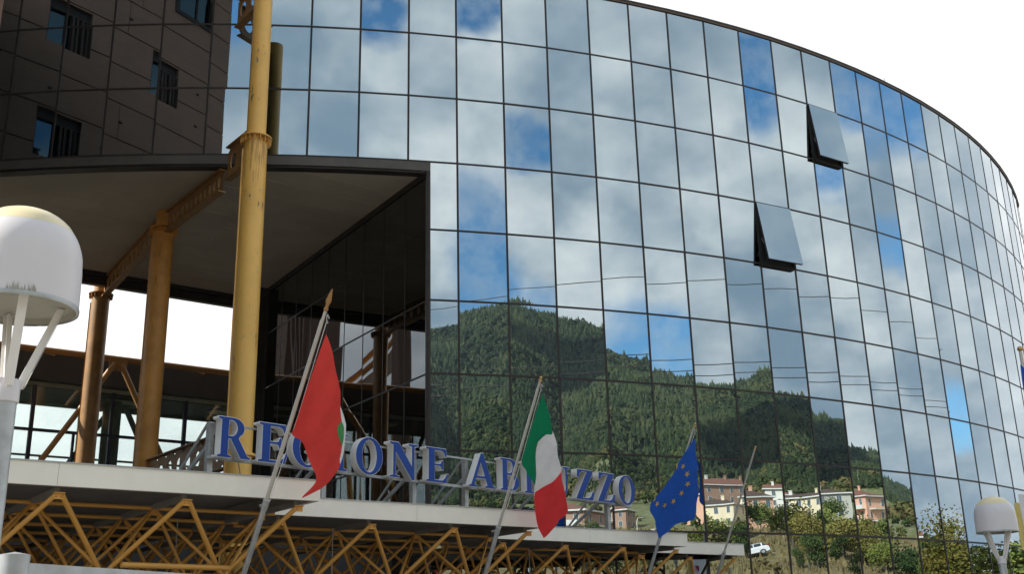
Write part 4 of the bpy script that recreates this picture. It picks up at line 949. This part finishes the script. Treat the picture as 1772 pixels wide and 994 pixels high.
# individual trees near the village
def leaf_tree(seed, h, cw, nleaf, mt, lobes=7, airy=1.0):
    r_ = random.Random(seed); root = bpy.data.objects.new('tree', None); COL.objects.link(root); root.empty_display_size = .3
    b = MB(); b.tube([(0, 0, -.4), (.05 * h * r_.uniform(-.3, .3), 0, h * .3), (r_.uniform(-.2, .2), r_.uniform(-.2, .2), h * .62)], [h * .028, h * .02, h * .009], 7)
    L = []
    for j in range(lobes):
        t = r_.uniform(0, 6.28); rr_ = cw * r_.uniform(.15, .55); zz = h * r_.uniform(.35, .88)
        rr_ *= 1 - .6 * max(0, zz / h - .55) / .45
        p = Vector((rr_ * math.cos(t), rr_ * math.sin(t), zz)); L.append((p, cw * r_.uniform(.22, .38)))
        b.tube([(0, 0, h * r_.uniform(.2, .45)), p * .6 + Vector((0, 0, h * .12)), p], [h * .012, h * .008, h * .003], 5)
    b.build('trunk', M_bark, root, 60)
    b = MB(); ls_ = .6 if h > 8 else 1.0
    for j in range(nleaf):
        c, rad = r_.choice(L); d = Vector((r_.gauss(0, 1), r_.gauss(0, 1), r_.gauss(0, .8))); d.normalize(); p = c + d * rad * (r_.random() ** (.45 if h < 8 else .75)) * airy
        u = Vector((r_.gauss(0, 1), r_.gauss(0, 1), r_.gauss(0, 1))).normalized(); w = u.orthogonal().normalized(); s = (r_.uniform(.07, .17) * cw / 5 + .05) * ls_
        b.add([p - u * s, p + w * s * .7, p + u * s, p - w * s * .7], [(0, 1, 2, 3)])
    b.build('crown', mt, root, fix=False)
    return root
M_bark = mat('tree_bark', (.12, .10, .08), rough=.9)
ML1 = leafmat('green_leaves', (.065, .105, .028), (.135, .18, .042), (.20, .22, .05))
ML2 = leafmat('yellow_green_leaves', (.10, .135, .03), (.20, .23, .05), (.25, .215, .06))
ML3 = leafmat('dark_green_leaves', (.02, .045, .014), (.05, .08, .02), (.07, .10, .03))
ML4 = leafmat('autumn_leaves', (.09, .11, .02), (.24, .16, .035), (.10, .14, .03))
_sz = 1.0
protos = {'g': leaf_tree(1, 6, 5, 3000, ML1), 'y': leaf_tree(2, 5.5, 4.6, 3000, ML2), 'd': leaf_tree(3, 6.5, 4.4, 3000, ML3), 'a': leaf_tree(4, 9, 5.2, 11000, ML4, 18, 1.1), 'o': leaf_tree(6, 6, 5.6, 2200, ML1, 9, 1.2)}
TL = {'g': ('fresh green bushy tree below the village houses', 'green trees below the village'), 'y': ('yellow green bushy tree on the meadow edge', 'yellow green trees below the village'),
      'd': ('dark green dense tree below the village', 'dark green trees below the village'), 'a': ('tall orange and green autumn tree', 'autumn trees'), 'o': ('open crowned olive green tree below the village', 'olive green trees below the village')}
used = set()
def place_tree(k, a, d, sc, zo=0.0, wide=1.0):
    x, y = pol(a, d); p = protos[k]
    if k not in used: root = p; used.add(k)
    else:
        root = p.copy(); COL.objects.link(root)
        for ch in p.children: c = ch.copy(); COL.objects.link(c); c.parent = root
    root.location = (x, y, tz(x, y) + zo - .2); root.scale = (sc * wide, sc * wide, sc); root.rotation_euler = (0, 0, a * 7.3)
    tag(root, TL[k][0], 'tree', TL[k][1]); return root
PL = [('g', 43, 118, .9), ('g', 45.8, 122, 1.05), ('y', 48, 126, .8), ('d', 41, 130, .9), ('d', 37, 128, 1.0), ('y', 29, 112, 1.1), ('d', 26, 118, 1.0), ('g', 23, 120, 1.0), ('d', 33, 120, .9),
      ('y', 53.5, 148, .95), ('g', 55.5, 150, .9), ('y', 57.2, 146, .9), ('o', 59.5, 150, 1.1), ('g', 60.9, 152, .95), ('d', 61.9, 146, .8), ('o', 63, 150, 1.0), ('g', 65, 156, 1.1), ('d', 66.5, 158, .9), ('g', 68.3, 160, .8),
      ('d', 71.5, 150, 1.05), ('o', 72.6, 148, 1.2), ('y', 73.6, 143, 1.1), ('d', 75, 150, 1.0), ('o', 77.3, 152, 1.1), ('g', 78.2, 148, 1.15), ('y', 79.3, 140, 1.05), ('g', 80.5, 150, 1.2), ('y', 82.6, 138, 1.15), ('o', 83.9, 150, 1.15), ('y', 84.8, 142, 1.15), ('g', 86, 156, 1.15),
      ('g', 88, 135, 1.0), ('o', 88.9, 128, 1.1), ('y', 89.9, 96, .85), ('d', 91.2, 100, .85), ('y', 93.2, 92, .85), ('y', 94.6, 90, .95), ('d', 95.9, 88, .8), ('a', 98.6, 70, 1.02), ('a', 101.6, 71, 1.0), ('a', 100.0, 76, .95), ('o', 100.2, 66, .75), ('g', 102.4, 68, .6), ('d', 97, 105, .8),
      ('g', 104, 92, .9), ('o', 106.2, 88, .9), ('d', 108.4, 92, 1.0), ('o', 110.5, 84, .9), ('d', 113, 88, 1.1), ('g', 116, 90, 1.1), ('y', 66, 128, .7), ('g', 76, 126, .8), ('o', 81.7, 124, .9)]
rt = random.Random(12)
for i in range(26): PL.append((rt.choice('gdyod'), rt.uniform(69.5, 93), rt.uniform(108, 150), rt.uniform(.35, .75)))
for i in range(16): PL.append((rt.choice('gdo'), rt.uniform(58, 90), rt.uniform(152, 235), rt.uniform(.5, .85)))
PL.sort(key=lambda t: t[1]); made = []
for t in PL: made.append(place_tree(*t))
ORD = ['leftmost', 'second from the left', 'third from the left', 'fourth from the left', 'fifth from the left', 'sixth from the left', 'seventh from the left', 'eighth from the left', 'ninth from the left', 'tenth from the left']
cnt = {}; tot = {}
for o in made: tot[o['group']] = tot.get(o['group'], 0) + 1
for o in made:
    g_ = o['group']; k = cnt.get(g_, 0); cnt[g_] = k + 1; r = tot[g_] - 1 - k
    if k < 10: o['label'] = o['label'] + ', ' + ORD[k] + ' of its kind'
    elif r < 10: o['label'] = o['label'] + ', ' + ORD[r].replace('left', 'right') + ' of its kind'

# houses
WALLC = {'salmon': (.80, .46, .32), 'cream': (.85, .72, .50), 'peach': (.84, .61, .44), 'grey': (.55, .53, .47), 'brown': (.42, .26, .19), 'white': (.80, .77, .70)}
WM = {k: mat(k + '_plaster', v, rough=.85, var=.07, scale=.6) for k, v in WALLC.items()}
M_rtile = mat('red_brown_tiles', (.20, .085, .055), rough=.8, var=.25, scale=6); M_rdark = mat('dark_brown_tiles', (.09, .055, .042), rough=.8, var=.2, scale=5)
M_wg = mat('house_window_glass', (.10, .13, .15), rough=.08, var=.1); M_shut = mat('white_window_frame', (.75, .75, .72), rough=.5)
def house(a, d, ang, w, dp, h, wall, roof, rh, label, floors=2, nwin=4, z=None, gable=False, balcony=False, chim=1, side=1):
    x, y = pol(a, d); z0 = (tz(x, y) if z is None else z) - .6
    o = empty('house', (x, y, z0), label, 'house', None, ang)
    b = MB(); b.box((-w / 2, -dp / 2, -3), (w / 2, dp / 2, h)); b.build('wall', WM[wall], o)
    e = .38; rm = M_rtile if roof == 'tile' else M_rdark
    b = MB(); zz = h
    if gable:
        vs = [(-w / 2 - e, -dp / 2 - e, zz), (w / 2 + e, -dp / 2 - e, zz), (w / 2 + e, dp / 2 + e, zz), (-w / 2 - e, dp / 2 + e, zz), (-w / 2 - e, 0, zz + rh), (w / 2 + e, 0, zz + rh)]
        b.add(vs, [(0, 1, 5, 4), (2, 3, 4, 5), (0, 4, 3), (1, 2, 5), (3, 2, 1, 0)])
    else:
        k = max(.3, w / 2 - dp / 2)
        vs = [(-w / 2 - e, -dp / 2 - e, zz), (w / 2 + e, -dp / 2 - e, zz), (w / 2 + e, dp / 2 + e, zz), (-w / 2 - e, dp / 2 + e, zz), (-k, 0, zz + rh), (k, 0, zz + rh)]
        b.add(vs, [(0, 1, 5, 4), (2, 3, 4, 5), (0, 4, 3), (1, 2, 5), (3, 2, 1, 0)])
    ro = b.build('roof', rm, o)
    for c in range(chim):
        cx = -w * .25 + c * w * .4
        b = MB(); b.box((cx - .25, .4, h + rh * .3), (cx + .25, .8, h + rh + .5)); b.box((cx - .32, .33, h + rh + .5), (cx + .32, .87, h + rh + .6)); b.build('chimney', WM['white'] if c == 0 else WM[wall], ro)
    b = MB()
    for s_ in (-1, 1): b.box((-w / 2 - e, s_ * (dp / 2 + e) - .06, h - .12), (w / 2 + e, s_ * (dp / 2 + e) + .06, h + .1))
    for s_ in (-1, 1): b.box((s_ * (w / 2 + e) - .055, -dp / 2 - e, h - .118), (s_ * (w / 2 + e) + .055, dp / 2 + e, h + .098))
    b.build('gutter', M_shut, o)
    fh = h / floors
    for f in range(floors):
        for j in range(nwin):
            wx = -w / 2 + w * (j + .5) / nwin; wz = f * fh + fh * .30 + .6 * (f == 0) * 0
            for s_ in (-1, 1):
                fr_ = MB(); fr_.box((wx - .40, s_ * dp / 2 - .04, wz - .05), (wx + .40, s_ * dp / 2 + .04, wz + fh * .5 + .05)); fo_ = fr_.build('window', M_shut, o)
                p_ = MB(); p_.box((wx - .33, s_ * dp / 2 - .06, wz), (wx - .02, s_ * dp / 2 + .06, wz + fh * .5)); p_.box((wx + .02, s_ * dp / 2 - .06, wz), (wx + .33, s_ * dp / 2 + .06, wz + fh * .5)); p_.build('pane', M_wg, fo_)
        for j in range(2):
            wy = -dp / 2 + dp * (j + .5) / 2; wz = f * fh + fh * .30 + .6 * (f == 0) * 0
            for s_ in (-1, 1):
                fr_ = MB(); fr_.box((s_ * w / 2 - .04, wy - .4, wz - .05), (s_ * w / 2 + .04, wy + .4, wz + fh * .5 + .05)); fo_ = fr_.build('window', M_shut, o)
                p_ = MB(); p_.box((s_ * w / 2 - .06, wy - .33, wz), (s_ * w / 2 + .06, wy + .33, wz + fh * .5)); p_.build('pane', M_wg, fo_)
        if balcony and f > 0:
            for s_ in (-1, 1):
                b = MB(); b.box((-w * .1, s_ * dp / 2 - 1.3 * (s_ < 0), f * fh - .1), (w * .45, s_ * dp / 2 + 1.3 * (s_ > 0), f * fh + .08)); b.build('balcony_slab', WM['white'], o)
                b = MB(); yy = s_ * (dp / 2 + 1.22); b.box((-w * .1, yy - .04, f * fh + .1), (w * .45, yy + .04, f * fh + .7)); b.build('balcony_rail', M_shut, o)
                b = MB(); b.box((s_ * w / 2, -dp * .3, f * fh - .1), (s_ * (w / 2 + 1.2), dp * .3, f * fh + .08)); b.build('balcony_slab', WM['white'], o)
    return o
def face(a, off=0): return R_(a) + R_(off)   # local -Y wall looks back at the glass building
house(54.9, 202, face(55, 20), 3.6, 4, 6.2, 'salmon', 'dark', .6, 'narrow salmon tower house beside the blue flag in the reflection', 3, 1)
house(60.4, 250, face(60, -28), 11, 8, 4.6, 'brown', 'tile', 2.1, 'brown gabled house highest in the reflected village', 2, 4, gable=True, chim=3)
house(60.4, 188, face(61, 22), 9.5, 7, 4.6, 'cream', 'dark', 1.5, 'cream house with a long dark roof between flag and bare pole', 2, 4, chim=2)
house(63.6, 198, face(63, 5), 6, 5.5, 4.8, 'salmon', 'dark', 1.2, 'salmon house behind the bare flagpole in the reflection', 2, 3)
house(66.3, 184, face(67, -22), 7.5, 6.5, 5.0, 'salmon', 'dark', 1.8, 'salmon house with a dark hipped roof above the white car', 2, 4, chim=2)
house(69.6, 194, face(69, 15), 7.5, 6, 4.0, 'peach', 'dark', 1.2, 'peach house partly behind trees right of the salmon house', 2, 3)
house(73.5, 190, face(73, 18), 12, 7, 4.4, 'cream', 'dark', 1.2, 'long cream house with dark flat roof in the reflected village', 2, 6, chim=2)
house(78.2, 198, face(78, -12), 6.5, 7, 4.8, 'grey', 'dark', 1.4, 'grey shaded house beside the long cream house', 2, 2)
house(80.6, 208, face(80, 12), 6.5, 6, 4.0, 'salmon', 'tile', 1.5, 'small salmon house left of the balcony block', 2, 2, gable=True)
house(84.1, 212, face(84, 30), 8.5, 7, 7.6, 'salmon', 'tile', 1.8, 'salmon apartment house with balconies and red brown roof', 3, 3, balcony=True, chim=2)
house(39.6, 150, face(41, 25), 9.5, 7, 6.4, 'brown', 'tile', 1.4, 'brown apartment block reflected behind the letters UZZ', 3, 4, balcony=True)
house(43.6, 158, face(44, -12), 7.5, 7, 6.0, 'brown', 'dark', 1.2, 'dark brown block with white balconies behind the last letter', 3, 3, balcony=True)
house(49.3, 150, face(49, 10), 8, 6, 2.6, 'salmon', 'tile', 1.2, 'low salmon house roof just above the third canopy edge', 1, 3)
house(105.9, 128, face(106, 20), 6, 5, 2.2, 'white', 'dark', .6, 'low white building low at the right of the reflection', 1, 2)
house(93.9, 175, face(94, 0), 7, 5, 2.4, 'salmon', 'tile', 1.2, 'low salmon house with tiled roof above the yellow bushes', 1, 3, gable=True)
hr = random.Random(9)
EX = [(57.4, 232, 'peach', 'tile', 'small peach house behind the blue flag edge in the reflection'), (62.4, 236, 'cream', 'tile', 'pale house half hidden behind the brown gabled house'), (65.4, 222, 'peach', 'dark', 'peach house standing behind the salmon house with hipped roof'),
      (68.2, 214, 'white', 'tile', 'little white house peeping over the peach house roof'), (71.8, 222, 'salmon', 'tile', 'salmon house behind the left end of the long cream house'), (76.2, 226, 'brown', 'tile', 'brown house behind the right end of the long cream house'),
      (46.6, 190, 'brown', 'tile', 'brown house between the last letter and the blue flag'), (85.9, 232, 'peach', 'tile', 'small peach house right of the apartment house with balconies')]
for a, d, wc, rc_, lb in EX: house(a, d, face(a, hr.uniform(-30, 30)), hr.uniform(4.5, 7), hr.uniform(4, 6), hr.uniform(2.6, 4.2), wc, rc_, hr.uniform(1, 1.7), lb, 2, 2, gable=hr.random() > .5)
# church-like dome mast
x, y = pol(84.0, 330); z0 = tz(x, y) - 6
o = empty('lantern_tower', (x, y, z0), 'slender pale tower with small dome and mast above the apartment house', 'tower')
b = MB(); b.box((-.7, -.7, -2), (.7, .7, 6)); b.build('shaft', WM['grey'], o)
b = MB(); b.lathe([(.95, 6), (.85, 6.6), (.5, 7.3), (.13, 7.65), (.001, 7.7)], 16); b.build('dome', WM['grey'], o, 60)
b = MB(); b.tube([(0, 0, 7.6), (0, 0, 10.2)], [.07, .03], 6); b.build('mast', M_galv, o)
x, y = pol(31.97, 61.0); z0 = tz(x, y)
o = empty('globe_lamp', (x, y, z0), 'single white globe lamp on a tall pole, mirrored beside the middle flag', 'street lamp')
b = MB(); b.tube([(0, 0, 0), (0, 0, 8.9 - z0)], [.09, .06], 10); b.build('pole', M_galv, o, 50)
b = MB(); b.lathe([(.001, 0)] + [(.33 * math.sin(R_(a_)), .33 - .33 * math.cos(R_(a_))) for a_ in range(15, 180, 15)] + [(.001, .66)], 20, (0, 0, 8.9 - z0)); b.build('globe', M_lamp, o, 60)
# two unseen low clouds added to shade parts of the mountain
M_cl = mat('cloud_white', (.85, .85, .86), rough=1.0, spec=0)
for nm_, ta, td, rx, ry in (('long low unseen cloud high over the plaza, shading the mountain', 75, 800, 360, 125), ('small low unseen cloud over the plaza, shading the mountain', 42, 960, 130, 90)):
    tx, ty = pol(ta, td); C_ = Vector((tx, ty, tz(tx, ty))) + sd * 1500
    b = MB(); rc = random.Random(td)
    bm = bmesh.new(); bmesh.ops.create_icosphere(bm, subdivisions=4, radius=1)
    for v_ in bm.verts:
        f = 1 + .28 * math.sin(v_.co.x * 5 + 1) * math.sin(v_.co.y * 6 + 2) + .15 * math.sin(v_.co.x * 13 + v_.co.z * 9) * math.cos(v_.co.y * 12)
        v_.co = Vector((v_.co.x * rx * f, v_.co.y * ry * f, v_.co.z * 40 * (1.3 if v_.co.z > 0 else .5) * f))
    me = bpy.data.meshes.new('cloud'); bm.to_mesh(me); bm.free(); me.materials.append(M_cl); me.polygons.foreach_set('use_smooth', [True] * len(me.polygons))
    o = link('cloud', me); o.location = C_; tag(o, nm_, kind='structure')
# white car on the slope
def car(a, d, rz_):
    x, y = pol(a, d); z0 = tz(x, y); e_ = .9
    o = empty('parked_car', (x, y, z0 + .05), 'white hatchback parked on the dry slope, reflected right of the canopies', 'car'); o.rotation_euler = (R_(6), R_(-9), rz_)
    MW = mat('white_car_paint', (.80, .80, .82), rough=.25, var=.02); MG = mat('car_window_glass', (.03, .04, .045), rough=.05, var=.1); MT = mat('tyre_rubber', (.02, .02, .02), rough=.9); MR = mat('red_tail_light', (.6, .02, .03), rough=.3)
    b = MB(); side = [(-2.05, .35), (-2.1, .75), (-1.95, .92), (-1.0, 1.02), (1.75, 1.05), (1.98, .9), (2.02, .4), (1.7, .28), (-1.8, .28)]
    n = len(side); vs = [(p[0], s_ * (.84 if p[1] < .95 else .80), p[1]) for s_ in (-1, 1) for p in side]
    b.add(vs, [tuple(range(n - 1, -1, -1)), tuple(range(n, 2 * n))] + [(i, (i + 1) % n, n + (i + 1) % n, n + i) for i in range(n)]); b.build('body', MW, o)
    gh = [(-1.0, 1.02), (-.35, 1.46), (1.35, 1.48), (1.85, 1.05)]
    b = MB(); vs = [(p[0], s_ * (.80 if p[1] < 1.1 else .62), p[1]) for s_ in (-1, 1) for p in gh]
    b.add(vs, [(3, 2, 1, 0), (4, 5, 6, 7), (0, 1, 5, 4), (1, 2, 6, 5), (2, 3, 7, 6)], 0); b.build('greenhouse', MG, o)
    b = MB(); b.box((-.36, -.63, 1.455), (1.36, .63, 1.51)); b.build('roof', MW, o)
    for px0, px1 in ((.35, .45), (1.25, 1.4)):
        b = MB()
        for s_ in (-1, 1): b.add([(px0, s_ * .81, 1.03), (px1, s_ * .81, 1.03), (px1, s_ * .635, 1.47), (px0, s_ * .635, 1.47)], [(0, 1, 2, 3)])
        b.build('pillar', MW, o, fix=False)
    for sx_ in (-1.3, 1.3):
        for s_ in (-1, 1):
            b = MB(); b.tube([(sx_, s_ * .68, .31), (sx_, s_ * .87, .31)], .31, 16); w_ = b.build('wheel', MT, o, 50)
            b = MB(); b.tube([(sx_, s_ * .86, .31), (sx_, s_ * .885, .31)], .19, 12); b.build('rim', M_galv, w_, 50)
    for s_ in (-1, 1):
        b = MB(); b.box((1.9, s_ * .62 - .14, .95), (2.0, s_ * .62 + .2 * 1, 1.12)); b.build('tail_light', MR, o)
        b = MB(); b.box((-2.08, s_ * .6 - .16, .68), (-1.98, s_ * .6 + .16, .84)); b.build('headlight', M_shut, o)
car(66.95, 139, R_(66.95) + R_(-12))
# street lamp standards between the houses and overhead cables
for j, (a, d, h_) in enumerate([(61.3, 165, 5.5), (68.0, 168, 5), (47.6, 140, 6), (50.2, 142, 6), (83.0, 175, 5)]):
    x, y = pol(a, d); z0 = tz(x, y)
    o = empty('street_lamp', (x, y, z0), ['slender pale street lamp between the brown house and the bare flagpole', 'slender pale street lamp left of the long cream house', 'slender pale street lamp between the last letter and the blue flag', 'slender pale street lamp just left of the blue flag', 'slender pale street lamp in front of the apartment house'][j], 'street lamp', 'street lamps below the village')
    b = MB(); b.tube([(0, 0, -.2), (0, 0, h_ * .9), (.2, 0, h_), (1.2, 0, h_ + .15)], [.06, .05, .04, .035], 8); b.build('pole', WM['white'], o, 60)
    b = MB(); b.box((1.1, -.15, h_ + .06), (1.8, .15, h_ + .22)); b.build('lamp_head', M_galv, o)
def cable(p, q, sag, r_, label):
    p = Vector(p); q = Vector(q); b = MB(); n = 40
    b.tube([p.lerp(q, i / n) - Vector((0, 0, 4 * sag * (i / n) * (1 - i / n))) for i in range(n + 1)], r_, 5)
    tag(b.build('overhead_cable', M_cab), label, 'cable', 'overhead cables across the plaza')
M_cab = mat('cable_sheath', (.06, .05, .05), rough=.6)
P_a, P_b = Vector((-6.6, -74, 0)), Vector((109, 56, 0))
cable(P_a + Vector((0, 0, 31)), P_b + Vector((0, 0, 31)), 3.3, .035, 'uppermost overhead cable crossing the reflected clouds')
cable(P_a + Vector((3, -3, 25.2)), P_b + Vector((3, -3, 25.0)), 3.2, .04, 'middle overhead cable, upper of the close pair')
cable(P_a + Vector((3, -3, 24.0)), P_b + Vector((3, -3, 24.3)), 3.2, .04, 'lowest overhead cable, lower of the close pair')
for P_, l_ in ((P_a, 'tall wooden cable pole at the left end of the overhead cables'), (P_b, 'tall wooden cable pole at the right end of the overhead cables')):
    zt0 = tz(P_.x + 1.5, P_.y - 1.5)
    o = empty('cable_pole', (P_.x + 1.5, P_.y - 1.5, zt0), l_, 'pole')
    b = MB(); b.tube([(0, 0, -.5), (0, 0, 31.5 - zt0)], [.22, .13], 10); b.build('pole', M_bark, o, 60)
    for zz in (31, 25.1, 24.1):
        b = MB(); b.box((-1.9, -.07, -.06), (1.9, .07, .06), Matrix.Translation((0, 0, zz - zt0 - .05)) @ Matrix.Rotation(R_(-45), 4, 'Z')); b.build('crossarm', M_bark, o)
# meadow fence
fr = empty('wire_fence', (*pol(64, 123), tz(*pol(64, 123))), 'low wire fence crossing the dry meadow in the reflection', 'fence'); FO = Vector(fr.location)
prev = None
for j in range(34):
    a = 48 + j * 1.45; x, y = pol(a, 122 + 2 * math.sin(a * .3)); P_ = Vector((x, y, tz(x, y)))
    strut('post', P_ - Vector((0, 0, .2)), P_ + Vector((0, 0, 1.1)), .05, M_bark, fr, 6, FO)
    if prev is not None:
        for hh_ in (.6, 1.0): strut('wire', prev + Vector((0, 0, hh_)), P_ + Vector((0, 0, hh_)), .02, M_cab, fr, 4, FO)
    prev = P_
S.cycles.max_bounces = 12; S.cycles.glossy_bounces = 8; S.cycles.transparent_max_bounces = 12; S.cycles.caustics_reflective = False; S.cycles.sample_clamp_indirect = 6

# ------------------------------------------------------------------ thin blue air towards the mountain
zmax = 62.0
M_haze = bpy.data.materials.new('haze_air'); M_haze.use_nodes = True; q = NT(M_haze.node_tree)
pv = q.n('ShaderNodeVolumePrincipled', {'Color': (.72, .84, 1.0), 'Density': .00007, 'Anisotropy': .0}); q.n('ShaderNodeOutputMaterial', {'Volume': pv.outputs[0]})
b = MB(); b.box((-13000, -13000, -9), (13000, 13000, 420)); tag(b.build('haze', M_haze), 'thin pale air between the plaza and the mountain', kind='stuff')
